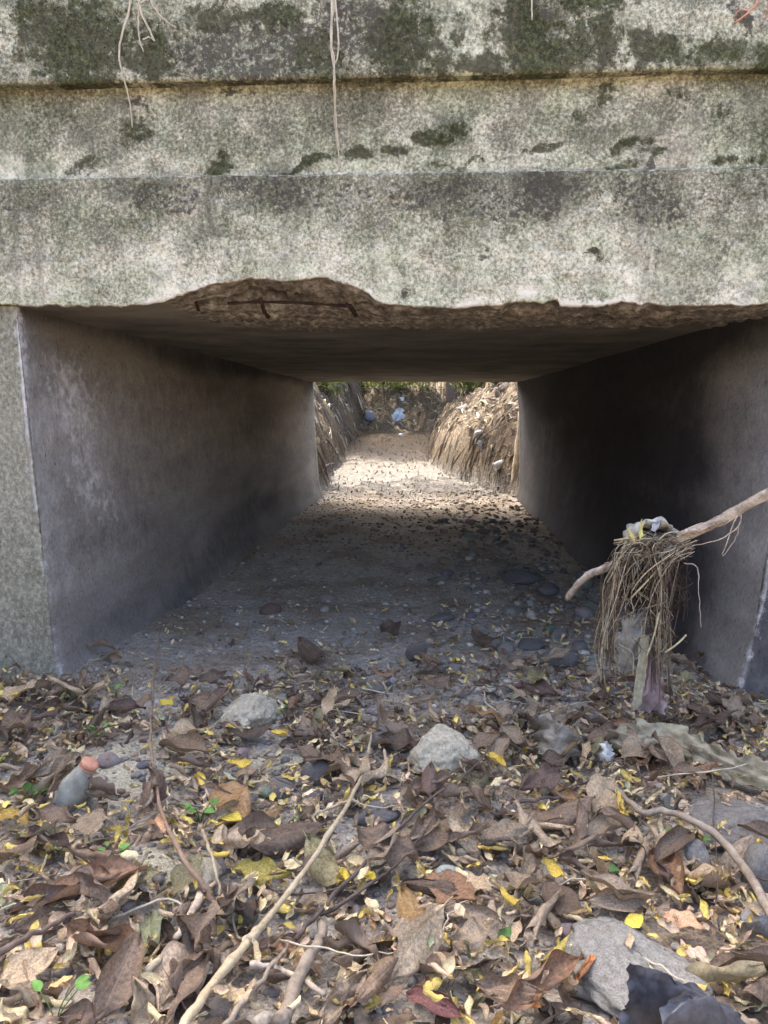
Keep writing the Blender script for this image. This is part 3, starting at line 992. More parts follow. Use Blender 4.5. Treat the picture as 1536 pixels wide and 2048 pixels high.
# ------------------------------------------------------------------ stones
def rock_mesh(name, seed, angular, sub=3):
    bm = bmesh.new()
    bmesh.ops.create_icosphere(bm, subdivisions=sub, radius=1.0)
    P = np.array([v.co[:] for v in bm.verts])
    r = np.random.RandomState(seed)
    if angular == 'block':
        P = P / (np.abs(P) ** 3.2).sum(1)[:, None] ** (1 / 3.2)
        P[:, :2] *= (1 - .16 * P[:, 2:3])
    if angular:
        for _ in range(13):
            n = r.randn(3); n /= np.linalg.norm(n)
            c = r.uniform(0.55, 0.85) if angular != 'block' else r.uniform(.66, .98)
            d = P @ n - c
            P = P - np.outer(np.clip(d, 0, None) * 0.92, n)
    q = fbm(P[:, 0] * 1.4 + seed, P[:, 1] * 1.4, P[:, 2] * 1.4, seed, 4) - 0.5
    q2 = fbm(P[:, 0] * 6 + seed, P[:, 1] * 6, P[:, 2] * 6, seed + 3, 3) - 0.5
    P = P * (1 + q * (0.42 if angular else 0.35) + q2 * (0.22 if angular else 0.05))[:, None]
    for v, p in zip(bm.verts, P):
        v.co = p
    me = bpy.data.meshes.new(name)
    bm.to_mesh(me); bm.free()
    me.polygons.foreach_set("use_smooth", np.ones(len(me.polygons), bool))
    me.materials.append(MR)
    return me
ROUND = [rock_mesh("round_stone", 40 + i, False) for i in range(5)]
ANG = [rock_mesh("broken_stone", 60 + i, True) for i in range(6)]
ANGF = [rock_mesh("pale_boulder", 90 + i, 'block', 5) for i in range(4)]
PALE, GREY, DGREY, SLATE = S(196, 186, 160), S(140, 134, 124), S(108, 103, 97), S(92, 92, 96)

def stone(px, py, wpx, hpx, mesh, col, yaw=0.0, label=None, name="stone", sink=0.35, depthk=0.8, tilt=(0, 0), land=None):
    """px,py: middle of the stone in the photo; wpx,hpx its width and height there"""
    g = on_ground(px, py + hpx * 0.30)
    q = project(g)
    w = wpx / F * q[2] / 2
    h = hpx / F * q[2] / 2
    o = link(name, mesh)
    o.scale = (w * 1.12, w * depthk * 1.1, h * 1.05)
    o.rotation_euler = (tilt[0], tilt[1], yaw)
    o.location = (g.x, g.y + w * 0.25, gh(g.x, g.y) + h * (1 - 2 * sink) * 1.05)
    o.color = (*col, 1)
    if label:
        tag(o, label, "stone")
    if land:
        LAND.append((land, g.x, g.y))
    return o

stone(888, 1512, 122, 98, ANGF[0], PALE, 0.4, "largest pale rough boulder sitting among leaves in the middle foreground", "boulder", .22, land="big pale boulder")
stone(498, 1428, 108, 66, ANGF[1], PALE, 1.3, "pale angular rock with a flat top beside brown leaves, behind the cane", "boulder", .25, land="flat topped pale rock")
stone(636, 1548, 62, 56, ROUND[0], S(118, 113, 106), 0.2, "smooth dark grey rounded cobble left of the cane stick", "stone", .3, land="dark rounded cobble")
stone(560, 1578, 62, 36, ROUND[1], S(132, 126, 116), 0.9, "low brownish oval stone left of the dark rounded cobble")
stone(766, 1482, 60, 62, ANG[0], S(128, 122, 114), 0.5, "tall grey wedge of stone just left of the big pale boulder", "stone", .25)
stone(385, 1750, 96, 50, ANGF[2], PALE, 0.1, "pale flat rock lying across the thin twig in the left foreground", "boulder", .3, land="pale flat rock")
stone(450, 1690, 76, 50, ANG[1], S(142, 139, 132), 0.6, "pale grey angular stone behind the pale flat rock")
stone(495, 1600, 50, 40, ANG[2], S(150, 143, 128), 1.0, "tan chipped stone beside a green sprout")
stone(750, 1630, 90, 44, ANG[3], S(126, 122, 118), 0.3, "flat grey stone slab half under leaves right of the cane")
stone(1010, 1440, 54, 40, ANG[4], S(146, 136, 124), 0.9, "tan pointed stone with a twig leaning over it", "stone", .3)
stone(833, 1308, 40, 66, ANG[5], S(122, 116, 108), 0.3, "upright broken concrete chunk at the tunnel mouth", "stone", .15, .5, (0.3, 0.3), land="upright concrete chunk")
stone(912, 1336, 36, 22, ANG[1], S(140, 134, 124), 0.8, "small square pale stone beside the upright concrete chunk")
stone(748, 1378, 44, 34, ANG[0], S(134, 128, 118), 0.2, "rounded tan stone in front of the upright concrete chunk")
stone(1128, 1318, 78, 46, ANG[2], S(122, 118, 112), 0.1, "flat grey stone tilted beside hanging straw at the right", "stone", .3, land="flat straw-side stone")
stone(1160, 1295, 32, 26, ROUND[2], S(128, 122, 116), 0.4, "smooth rounded pebble behind the flat grey stone by the straw")
stone(1060, 1290, 70, 24, ANG[3], S(112, 108, 102), 0.5, "long flat slab stone lying left of the straw bundle")
stone(1235, 1388, 40, 26, ROUND[3], S(118, 114, 110), 0.4, "smooth grey cobble under the hanging straw")
stone(1285, 1412, 60, 22, ANG[4], S(120, 116, 112), 0.2, "low grey stone at the foot of the hanging strips")
stone(880, 1235, 60, 20, ANG[5], S(124,119,112), 0.6, "dark flat stone in the shade just inside the tunnel")
stone(655, 1195, 34, 22, ROUND[4], S(130,123,112), 0.1, "rounded brown stone on bare gravel inside the tunnel", land="brown tunnel stone")
stone(540, 1218, 40, 26, ROUND[2], S(116, 96, 84), 0.6, "reddish brown stone on bare gravel near the left wall", land="reddish tunnel stone")
stone(1050, 1155, 90, 36, ANG[1], S(116,112,106), 0.3, "large dark stone by the right wall inside the tunnel", land="big dark tunnel stone")
stone(1100, 1178, 60, 30, ANG[2], S(118,114,108), 0.8, "dark stone wedged beside the large one near the right wall")
stone(440, 2020, 66, 46, ROUND[1], S(120, 113, 104), 0.3, "brownish stone half hidden by leaves at the bottom edge left")
stone(1395, 1725, 70, 80, ANGF[3], S(156, 152, 142), 0.7, "chipped grey rock standing beside pale leaflets at right", "boulder", .2, land="chipped grey rock")
stone(1520, 1750, 90, 130, ANG[3], S(136, 131, 122), 0.4, "striated grey stone at the right edge under the root", "boulder", .25)
stone(1520, 1850, 70, 80, ANG[0], S(168, 166, 160), 0.2, "pale grey stone with a flat face at the right edge", "stone", .2)
stone(1480, 1650, 170, 80, ANGF[1], S(134, 128, 118), 0.3, "broad low rubble block under the root at right", "boulder", .45, land="broad rubble block")
stone(1365, 1468, 60, 30, ROUND[3], S(126, 120, 112), 0.3, "grey cobble partly under the canvas strip")
stone(1235, 1835, 60, 60, ROUND[4], S(134, 128, 118), 0.3, "mottled grey stone between curled brown leaves at right")
stone(210, 1735, 70, 50, ANG[4], S(140, 134, 122), 0.3, "dusty stone beside the thin dark twig at lower left")
stone(225, 1523, 28, 20, ROUND[0], S(150, 146, 138), 0.3, "small white pebble right of the orange capped bottle")
stone(1015, 1625, 50, 44, ANG[5], S(124, 120, 116), 0.3, "blue grey flat stone between brown leaves at centre right")
stone(1270, 1640, 30, 34, ROUND[2], S(104, 102, 100), 0.3, "dark grey pebble under the arch of the root")
stone(1290, 1960, 290, 118, ANGF[1], S(146, 142, 132), 2.2, "large broken concrete block at the bottom right, partly under black plastic", "concrete_block", .36, .75, land="broken concrete block")
LAND.append(("orange capped bottle", *on_ground(178, 1560)[:2]))
LAND.append(("black plastic sheet", *on_ground(1420, 2010)[:2]))
LAND.append(("canvas strip", *on_ground(1400, 1520)[:2]))
LAND.append(("hanging straw", *on_ground(1285, 1420)[:2]))
LAND.append(("crumpled grey cloth", *on_ground(1095, 1475)[:2]))
LAND.append(("left pier foot", *on_ground(90, 1400)[:2]))
LAND.append(("joint of the cane", *on_ground(520, 1870)[:2]))
LAND.append(("arched root", *on_ground(1275, 1640)[:2]))

# scattered stones, one object each
items = []
SHADE = [("grey", S(152, 146, 136)), ("dark grey", S(126, 121, 114)), ("tan", S(170, 158, 138)), ("pale", S(192, 186, 172)), ("brown", S(138, 120, 104))]
for k in range(190):
    if k < 125:                                   # inside the tunnel, mostly by the right wall
        y = rnd.uniform(0.0, 4.2) ** 1.0
        x = rnd.triangular(-0.9, 1.0, 0.8)
        s = rnd.uniform(0.014, 0.042) * (.8 + .4 * (x > 0))
        shade = rnd.choice(SHADE[:2] + SHADE[4:] + SHADE[:2])
    else:
        y = rnd.uniform(-1.15, 0.15)
        x = rnd.uniform(-1.1, 1.1)
        s = rnd.uniform(0.012, 0.032)
        shade = rnd.choice(SHADE)
    ang = rnd.random() < 0.75
    o = link("stone", rnd.choice(ANG if ang else ROUND), cat="stone", group="stones lying scattered over the creek bed")
    o.scale = (s * rnd.uniform(.9, 1.3), s * rnd.uniform(.7, 1.1), s * rnd.uniform(.45, .75))
    o.rotation_euler = (rnd.uniform(-.3, .3), rnd.uniform(-.3, .3), rnd.uniform(0, 6.3))
    o.location = (x, y, gh(x, y) + o.scale.z * 0.35)
    c = [a * rnd.uniform(.85, 1.15) for a in shade[1]]
    o.color = (*c, 1)
    items.append((o, f"{'small ' if s < .022 else ''}{'angular' if ang else 'rounded'} {shade[0]}", x, y))
label_all(items, "stone")

# pebbles: too many to count
ico = bmesh.new(); bmesh.ops.create_icosphere(ico, subdivisions=1, radius=1.0)
IP = np.array([v.co[:] for v in ico.verts]); IF = np.array([[v.index for v in f.verts] for f in ico.faces]); ico.free()
N = 14000
px_ = nr.uniform(-1.5, 1.4, N); py_ = np.where(nr.rand(N) < .45, nr.uniform(-1.5, 0.2, N), nr.uniform(-.2, 6.5, N) )
ps = (0.0035 + 0.011 * nr.rand(N) ** 3) * np.where((py_ > 0) & (nr.rand(N) < .35), 1 + 1.3 * sstep(-.3, .6, px_), 1)
pz = ground_h(px_, py_) + ps * .2
Vv = np.empty((N, len(IP), 3), np.float32); Tt = np.empty((N, len(IP), 3), np.float32)
pal = np.array([S(150, 143, 132), S(118, 112, 104), S(178, 170, 154), S(124,119,112), S(140, 122, 104)])
for i in range(N):
    a = nr.uniform(0, 6.28); ca, sa = math.cos(a), math.sin(a)
    P = IP * (1 + 0.35 * (nr.rand(len(IP), 1) - .5)) * np.array([ps[i] * nr.uniform(.9, 1.5), ps[i], ps[i] * nr.uniform(.5, .8)])
    Vv[i, :, 0] = P[:, 0] * ca - P[:, 1] * sa + px_[i]
    Vv[i, :, 1] = P[:, 0] * sa + P[:, 1] * ca + py_[i]
    Vv[i, :, 2] = P[:, 2] + pz[i]
    Tt[i] = pal[nr.randint(5)] * nr.uniform(.8, 1.2)
Ff = (IF[None] + (np.arange(N) * len(IP))[:, None, None]).reshape(-1, 3)
me = new_mesh("gravel", Vv.reshape(-1, 3), Ff, MP, tint=Tt.reshape(-1, 3))
link("gravel", me, kind="stuff", label="small loose gravel pebbles over the creek bed", cat="gravel")

# ------------------------------------------------------------------ leaves
def leaf_arrays(seed, aspect=0.42, curl=0.0, bend=0.0, twist=0.0, wav=0.03, tip=0.9, fold=0.0, nu=22, nv=13, corr=0.012, tear=0.0):
    """a blade of length 1 lying along x, in relief: midrib fold, rolled edges, chevron ribs, wavy rim"""
    r = random.Random(seed)
    U, Wv = np.meshgrid(np.linspace(0, 1, nu), np.linspace(-1, 1, nv), indexing='ij')
    w = aspect / 2 * np.sin(np.pi * np.clip(U, 0, 1) ** tip) ** 0.95
    w = w * (1 + 0.10 * (fbm(U * 5 + seed, np.sign(Wv) * 3, 0, seed, 2) - .5))
    if tear:
        w = w * (1 - tear * (fbm(U * 9 + seed, np.sign(Wv) * 2, 0, seed + 7, 2) > .62) * np.abs(Wv))
    c = curl * 1.35 * (0.5 + 1.0 * vnoise(U * 2.5 + seed, U * 0, 0, seed + 1)) + 0.9 * (vnoise(U * 3 + seed, U * 0, 0, seed + 11) - .5)
    s = Wv * w
    ang = c * s / (aspect / 2)
    safe = np.where(np.abs(c) < 1e-3, 1e-3, c)
    y = np.sin(ang) / safe * (aspect / 2)
    z = (1 - np.cos(ang)) / safe * (aspect / 2)
    z = z + fold * np.abs(y)
    z = z + 1.5 * wav * (np.abs(Wv) ** 1.5) * np.sin(U * r.uniform(9, 15) + np.sign(Wv) * r.uniform(0, 3)) * r.uniform(.6, 1.2)
    ph = U * 13 - np.abs(Wv) * 2.6
    z = z + corr * (1 - Wv ** 4) * np.minimum(1, np.abs(Wv) * 4) * np.abs(np.sin(np.pi * ph))
    z = z + (fbm(U * 3.5 + seed * 3, Wv * 1.8, 0, seed + 5, 3) - .5) * wav * 4.0
    # twist about the midrib, then bend along the length
    tw = twist * (U - .5)
    y, z = y * np.cos(tw) - z * np.sin(tw), y * np.sin(tw) + z * np.cos(tw)
    b = bend if abs(bend) > 1e-3 else 1e-3
    th = b * (U - .5)
    x = (1 / b - z) * np.sin(th)
    z = 1 / b - (1 / b - z) * np.cos(th)
    P = np.stack([x, y, z], -1).reshape(-1, 3)
    uv = np.stack([U, (Wv + 1) / 2], -1).reshape(-1, 2)
    F_ = grid_faces(nu, nv)
    # stalk
    st, sf = tube_arrays([Vector(P.reshape(nu, nv, 3)[0, nv // 2]) + Vector((-.14, .01, .02)), Vector(P.reshape(nu, nv, 3)[0, nv // 2]) + Vector((-.05, 0, .0)), Vector(P.reshape(nu, nv, 3)[2, nv // 2]) - Vector((0, 0, .004))], [.007, .009, .006], 4, False)
    F_ = np.concatenate([F_, np.array(sf) + len(P)])
    P = np.concatenate([P, np.array([v[:] for v in st])])
    uv = np.concatenate([uv, np.full((len(st), 2), .5)])
    return P, F_, uv

BIG = []
SPEC = [  # curl, bend, twist, wav, aspect, fold, tip
    (0.9, -.5, .2, .03, .46, .05, .9, 'cupped'), (-1.0, .6, -.3, .035, .46, 0, .9, 'arched'), (2.2, -.3, .5, .03, .50, 0, .95, 'rolled'), (3.6, .3, .2, .03, .5, 0, .9, 'tightly rolled'),
    (.4, .9, .5, .05, .5, .25, .85, 'wavy'), (-.5, -.9, .7, .05, .42, .1, 1.0, 'wavy'), (1.5, .9, -.9, .04, .48, .1, .9, 'twisted'), (-1.8, -.4, .6, .04, .5, 0, .95, 'arched'),
    (.2, .2, .1, .02, .5, .08, .9, 'flat'), (.3, -.3, -.2, .028, .56, .12, .85, 'flat'), (2.9, -.8, -.6, .04, .46, 0, .9, 'rolled'), (1.2, 1.5, .4, .05, .44, .2, .95, 'curled up'),
    (-2.6, .5, 0, .03, .46, 0, .9, 'hooded'), (.8, -1.5, 1.0, .05, .5, .1, .9, 'twisted'), (1.7, .2, .2, .05, .4, .3, 1.05, 'folded'), (.6, .5, -.5, .06, .62, .1, .8, 'wavy')]
for _k in range(16):
    c_ = SPEC[_k]
    SPEC.append((c_[0] * rnd.uniform(.7, 1.4), c_[1] * rnd.uniform(.5, 1.5), -c_[2] * rnd.uniform(.6, 1.5), c_[3] * rnd.uniform(.9, 1.6), c_[4] * rnd.uniform(.8, 1.2), c_[5], c_[6], c_[7]))
for i, (cu, be, tw, wa, asp, fo, tip, word) in enumerate(SPEC):
    BIG.append((leaf_arrays(200 + i, asp, cu, be, tw, wa, tip, fo, tear=.4 if i % 4 == 3 and i > 15 else (.25 if i % 5 == 4 else 0)), word))
SMALL = []
for i, (cu, be, tw, asp, word) in enumerate([(1.2, .6, .2, .5, 'cupped'), (2.8, -.4, .5, .5, 'rolled'), (-1.2, 1.2, -.4, .46, 'arched'), (.5, 1.8, .8, .5, 'curled'), (3.8, .4, .2, .55, 'rolled'), (1.8, -1.4, -.8, .5, 'twisted'), (.3, .3, .3, .5, 'flat'), (-.6, -.8, .2, .54, 'flat'), (2.2, 1.0, 1.2, .42, 'twisted')]):
    SMALL.append((leaf_arrays(400 + i, asp, cu, be, tw, .03, .95, .1, nu=12, nv=7, corr=.006), word))
def to_mesh(a, name):
    return new_mesh(name, a[0], a[1], ML, uv=a[2])
BIGM = [to_mesh(a, "dry_leaf") for a, _ in BIG]
SMALLM = [to_mesh(a, "leaflet") for a, _ in SMALL]

BROWNS = [("dark brown", S(98, 82, 67), 5), ("brown", S(126, 106, 86), 7), ("purplish brown", S(106, 86, 74), 2), ("grey brown", S(146, 129, 106), 5), ("tan", S(186, 163, 130), 4), ("rust", S(138, 106, 80), 1.2), ("orange brown", S(172, 136, 94), .8), ("olive brown", S(136, 127, 92), 1)]
YELLOWS = [("cream", S(238, 218, 168), 8), ("salmon", S(228, 198, 162), 4), ("yellow", S(232, 206, 112), 4), ("golden", S(214, 182, 120), 1), ("pale green", S(200, 202, 160), .6), ("tan", S(206, 182, 146), 5), ("faded brown", S(164, 140, 114), 4)]
def pick(lst):
    return rnd.choices(lst, [c[2] for c in lst])[0]
CD = {n: c for n, c, _ in BROWNS}
CD.update({"yellow": S(222, 192, 88), "bright yellow": S(234, 208, 84), "salmon": S(222, 176, 136), "pink": S(222, 186, 160), "green": S(86, 118, 62), "pale green": S(138, 142, 108), "olive yellow": S(166, 150, 74), "wine": S(112, 72, 68), "beige": S(178, 156, 128), "spotted tan": S(164, 132, 86), "yellow brown": S(172, 142, 70)})

def place_leaf(me, x, y, z, L, yaw, pitch, roll, col, name, cat):
    o = link(name, me, cat=cat)
    o.scale = (L, L, L)
    o.rotation_mode = 'XYZ'
    o.rotation_euler = (roll, pitch, yaw)
    o.location = (x, y, z)
    k = rnd.uniform(.85, 1.15)
    o.color = (*[a * k for a in col], 1)
    return o

# leaves seen one by one in the photograph: ends of the blade in the picture
HERO = [
 (308, 1482, 432, 1548, 'brown', 0), (436, 1592, 494, 1658, 'orange brown', 9), (432, 1635, 484, 1668, 'bright yellow', 8), (485, 1702, 648, 1672, 'dark brown', 1), (466, 1758, 578, 1768, 'olive yellow', 4),
 (498, 1648, 565, 1628, 'orange brown', 7), (70, 1828, 290, 1782, 'rust', 0), (12, 1835, 160, 1812, 'purplish brown', 2), (300, 1838, 298, 1928, 'pale green', 9), (138, 1888, 284, 1955, 'rust', 6),
 (2, 1995, 118, 1922, 'tan', 8), (322, 2020, 404, 1922, 'beige', 9), (688, 2046, 758, 1978, 'rust', 14), (452, 1948, 542, 1903, 'purplish brown', 8), (82, 1640, 152, 1660, 'brown', 4), (618, 1708, 698, 1792, 'olive brown', 1),
 (0, 1638, 58, 1662, 'yellow brown', 9), (1100, 1550, 1162, 1472, 'orange brown', 2), (1068, 1655, 1186, 1628, 'brown', 1), (1176, 1698, 1250, 1648, 'grey brown', 0), (1186, 1634, 1228, 1582, 'tan', 9),
 (1256, 1786, 1296, 1706, 'grey brown', 3), (1300, 1716, 1356, 1808, 'rust', 0), (1036, 1815, 1076, 1722, 'grey brown', 14), (914, 1772, 994, 1805, 'tan', 4), (1086, 1802, 1166, 1853, 'dark brown', 8), (1174, 1798, 1266, 1838, 'tan', 0),
 (890, 1853, 1012, 1868, 'grey brown', 0), (804, 1812, 872, 1894, 'spotted tan', 1), (1052, 1920, 1116, 1820, 'grey brown', 3), (1090, 1954, 1150, 1876, 'olive yellow', 12), (796, 1918, 916, 1953, 'brown', 1), (1144, 1868, 1182, 1944, 'dark brown', 2),
 (1326, 1848, 1406, 1872, 'salmon', 9), (1360, 1888, 1416, 1948, 'pink', 5), (814, 2012, 922, 2048, 'wine', 0), (1004, 2048, 1156, 1962, 'rust', 6), (806, 1714, 876, 1646, 'grey brown', 8), (966, 1668, 1032, 1713, 'grey brown', 4),
 (596, 1298, 654, 1338, 'dark brown', 1), (20, 1420, 60, 1380, 'tan', 9), (190, 1440, 290, 1425, 'purplish brown', 0), (460, 1480, 550, 1470, 'dark brown', 1), (945, 1275, 1000, 1300, 'dark brown', 1), (760, 1280, 800, 1262, 'dark brown', 4),
 (655, 1420, 725, 1400, 'brown', 0), (1040, 1375, 1110, 1400, 'purplish brown', 5), (640, 1560, 720, 1535, 'brown', 13), (860, 1680, 925, 1640, 'brown', 15), (560, 1500, 640, 1490, 'dark brown', 10), (160, 1600, 235, 1612, 'grey brown', 14),
 (60, 1690, 140, 1715, 'purplish brown', 6), (150, 1810, 210, 1760, 'purplish brown', 10), (1180, 1500, 1250, 1470, 'brown', 0), (1245, 1530, 1310, 1500, 'grey brown', 9), (10, 1490, 60, 1440, 'brown', 4), (1380, 1480, 1450, 1460, 'brown', 2)]
HLAB = {}
bigs = []
for i, (x0, y0, x1, y1, cn, k) in enumerate(HERO):
    a, b = on_ground(x0, y0, .02), on_ground(x1, y1, .02)
    d = b - a
    L = max(d.length, .03)
    L = min(L, .19)
    mid = (a + b) / 2
    o = place_leaf(BIGM[k], mid.x, mid.y, gh(mid.x, mid.y) + .028 + .12 * L, L * 1.06, math.atan2(d.y, d.x), rnd.uniform(-.2, .1), rnd.uniform(-.3, .3) + .25 * math.cos(math.atan2(d.y, d.x)), CD[cn], "dry_leaf", "brown leaf")
    bigs.append((o, f"{BIG[k][1]} {cn}", mid.x, mid.y))

def litter_density(x, y):
    q = project((x, y, .02))
    if q is None: return 0
    px, py, _ = q
    d = 1.0
    if py < 1400: d = max(0.0, (py - 1235) / 165) ** 1.5 * .9
    if 700 < px < 1180 and 1380 < py < 1440: d *= .35
    for (cx, cy, rx, ry) in [(255, 1540, 100, 75), (285, 1730, 55, 35), (540, 1500, 60, 40), (1480, 1650, 90, 110), (300, 1390, 80, 60), (1300, 1960, 110, 90), (890, 1510, 70, 50), (500, 1425, 60, 40), (400, 1300, 140, 70)]:
        if ((px - cx) / rx) ** 2 + ((py - cy) / ry) ** 2 < 1: d *= .12
    return d
tries = 0
while len(bigs) < 296 and tries < 20000:
    tries += 1
    y = -1.32 + 1.62 * rnd.random()
    x = rnd.uniform(-1.25, 1.15)
    q = project((x, y, .03))
    if q is None or not (-60 < q[0] < 1596 and q[1] < 2110): continue
    if rnd.random() > litter_density(x, y): continue
    if q[1] > 1700 and rnd.random() < .25 : pass
    if y > -.1 and rnd.random() < .35: continue
    k = rnd.randrange(len(BIGM))
    cn, c, _ = pick(BROWNS)
    L = rnd.uniform(.078, .145) * (1.1 if y < -.5 else .95)
    o = place_leaf(BIGM[k], x, y, gh(x, y) + .02 + .05 * rnd.random() + .06 * L, L, rnd.uniform(0, 6.283), rnd.gauss(0, .36), rnd.gauss(0, .5), c, "dry_leaf", "brown leaf")
    bigs.append((o, f"{'small ' if L < .085 else ''}{BIG[k][1]} {cn}", x, y))
for t in bigs:
    t[0]["group"] = "big dry brown leaves covering the creek bed"
label_all(bigs, "leaf")

# small pale leaflets: the ones that show largest are objects, the rest litter
cand = []
tries = 0
while len(cand) < 5200 and tries < 200000:
    tries += 1
    y = rnd.uniform(-1.35, 1.3)
    x = rnd.uniform(-1.5, 1.35)
    if y > 0 and not (-1.1 < x < 1.0): continue
    q = project((x, y, .03))
    if q is None: continue
    den = max(litter_density(x, y), .05 + .10 * (y < .9) + (.18 if x > .1 else 0))
    if q[0] > 1250 and q[1] > 1680: den = 1.6
    elif y < -.55: den *= .9
    if y > .1: den *= .35 if x < 0 else .75
    if rnd.random() * 1.2 > den: continue
    cn, c, _ = pick(YELLOWS)
    if y > -.6 and rnd.random() < .15: cn, c = "brown", S(128, 98, 76)
    L = rnd.uniform(.022, .042) * (1.2 if rnd.random() < .2 else 1)
    inview = -20 < q[0] < 1556 and q[1] < 2075
    cand.append((L / q[2] if inview else 0, x, y, L, cn, c, rnd.randrange(len(SMALL))))
cand.sort(key=lambda t: -t[0])
HY = [(1128, 1770, 1086, 1738, 'yellow', 3), (1233, 1603, 1248, 1648, 'yellow', 8), (978, 1518, 1010, 1552, 'yellow', 0), (1002, 1794, 1040, 1822, 'yellow', 2), (1250, 1874, 1283, 1843, 'bright yellow', 6), (682, 1752, 700, 1782, 'bright yellow', 0), (728, 1755, 752, 1772, 'bright yellow', 6),
      (1153, 1972, 1186, 1934, 'orange', 4), (1048, 2005, 1080, 2028, 'orange', 7), (993, 1900, 1020, 1874, 'green', 3), (845, 1780, 890, 1800, 'green', 6), (1200, 1745, 1240, 1752, 'green', 6), (322, 1408, 346, 1418, 'bright yellow', 6), (424, 1712, 462, 1722, 'yellow', 2), (545, 1472, 588, 1482, 'yellow', 0), (930, 1905, 945, 1945, 'pale green', 8), (40, 1395, 20, 1398, 'yellow', 6), (385, 1555, 412, 1568, 'yellow', 5), (300, 1650, 330, 1668, 'salmon', 5), (460, 1535, 510, 1545, 'yellow', 3)]
CD["orange"] = S(214, 142, 84)
smalls = []
for (x0, y0, x1, y1, cn, k) in HY:
    a, b = on_ground(x0, y0, .04), on_ground(x1, y1, .04)
    d = b - a; mid = (a + b) / 2
    o = place_leaf(SMALLM[k], mid.x, mid.y, gh(mid.x, mid.y) + .052, max(d.length, .02) * 1.1, math.atan2(d.y, d.x), -.1, .3 * math.cos(math.atan2(d.y, d.x)), CD[cn], "leaflet", "leaflet")
    smalls.append((o, f"large {SMALL[k][1]} {cn}", mid.x, mid.y))
rest = []
for i, (a, x, y, L, cn, c, k) in enumerate(cand):
    z = gh(x, y) + .008 + .038 * rnd.random() * (1 if y < .1 else .3)
    rot = (rnd.gauss(0, .5), rnd.gauss(0, .5), rnd.uniform(0, 6.283))
    if i < 275:
        o = place_leaf(SMALLM[k], x, y, z + .004 + .02 * (i % 2), L, rot[2], rot[1], rot[0], c, "leaflet", "leaflet")
        smalls.append((o, f"{SMALL[k][1]} {cn}", x, y))
    else:
        rest.append((SMALL[k][0], (x, y, z), rot, L, c))
for t in smalls:
    t[0]["group"] = "small pale leaflets scattered over the litter"
label_all(smalls, "leaflet")
# crumbled brown leaf litter under and between the big leaves
for _ in range(10000):
    y = rnd.uniform(-2.6, .9); x = rnd.uniform(-2.4, 2.2)
    if y > -.02 and not (-1.1 < x < 1.0): continue
    if abs(x) > 1.3 or y < -1.3:
        L = rnd.uniform(.05, .11)
    else:
        if rnd.random() > max(litter_density(x, y), .03): continue
        L = rnd.choice([rnd.uniform(.02, .05), rnd.uniform(.045, .072)])
    cn, c, _ = pick(BROWNS) if rnd.random() < .72 else pick(YELLOWS)
    k_ = rnd.uniform(.62, 1.1)
    c = tuple(a * k_ for a in c)
    rest.append((BIG[rnd.randrange(len(BIG))][0] if L > .05 else SMALL[rnd.randrange(len(SMALL))][0], (x, y, gh(x, y) + .006 + .02 * rnd.random()), (rnd.gauss(0, .42), rnd.gauss(0, .42), rnd.uniform(0, 6.283)), L, c))
def merge(lst, name, mat):
    Vs, Fs, Us, Ts, o = [], [], [], [], 0
    for (P, Fa, uv), loc, rot, L, c in lst:
        Mx = np.array(Euler(rot).to_matrix())
        Q = (P * L) @ Mx.T + np.array(loc)
        Vs.append(Q); Fs.append(Fa + o); Us.append(uv); Ts.append(np.repeat(np.array([c]) * rnd.uniform(.85, 1.15), len(P), 0)); o += len(P)
    return new_mesh(name, np.concatenate(Vs), np.concatenate(Fs), mat, uv=np.concatenate(Us), tint=np.concatenate(Ts))
link("leaf_litter", merge(rest, "leaf_litter", MLA), kind="stuff", label="crumbled leaf litter and tiny leaflets over the creek bed", cat="leaf litter")

# ------------------------------------------------------------------ sticks
def stick(P, r0, r1, mat, label, name="twig", cat="twig", n=26, wig=.003, seed=0, up=True, sides=7, group=None, knots=(), branches=()):
    mb = MB()
    pts = wiggle(spline(P, n), wig, seed)
    rr = []
    for i in range(n):
        t = i / (n - 1)
        r = r0 + (r1 - r0) * t
        for kt in knots:
            r *= 1 + .5 * math.exp(-((t - kt) / .018) ** 2)
        rr.append(r * (1 + .08 * math.sin(i * 1.9 + seed)))
    mb.tube(pts, rr, sides)
    for (Q, a, b) in branches:
        q = wiggle(spline(Q, 14), wig, seed + 9)
        mb.tube(q, [a + (b - a) * i / 13 for i in range(14)], sides)
    return link(name, mb.mesh(name, mat), label=label, cat=cat, group=group)
def G(px, py, up=.05):
    return on_ground(px, py, up)
stick([G(350, 2075, .06), G(415, 1985, .06), G(492, 1888, .065), G(545, 1826, .07), G(630, 1710, .075), G(700, 1600, .07), G(733, 1520, .06), G(744, 1462, .05)], .0078, .0034, MBA,
      "long pale jointed cane lying diagonally over the leaves", "cane", "cane", 40, .0018, 3, knots=(.22, .3, .62, .86),
      branches=[([G(492, 1888, .06), G(508, 1872, .075), G(525, 1850, .08)], .0112, .007), ([G(700, 1600, .07), G(650, 1620, .05), G(610, 1642, .03)], .004, .002)])
stick([G(440, 1830, .03), G(420, 1790, .05), G(385, 1745, .07), G(345, 1680, .07), G(318, 1600, .06), G(304, 1520, .06), G(303, 1420, .05), G(310, 1330, .05), G(322, 1255, .09)], .0062, .0022, mat_wood("brown_stem", S(116, 92, 74), S(168, 142, 118)),
      "long thin brown stem curving up the left side past the bottle", seed=4, n=34)
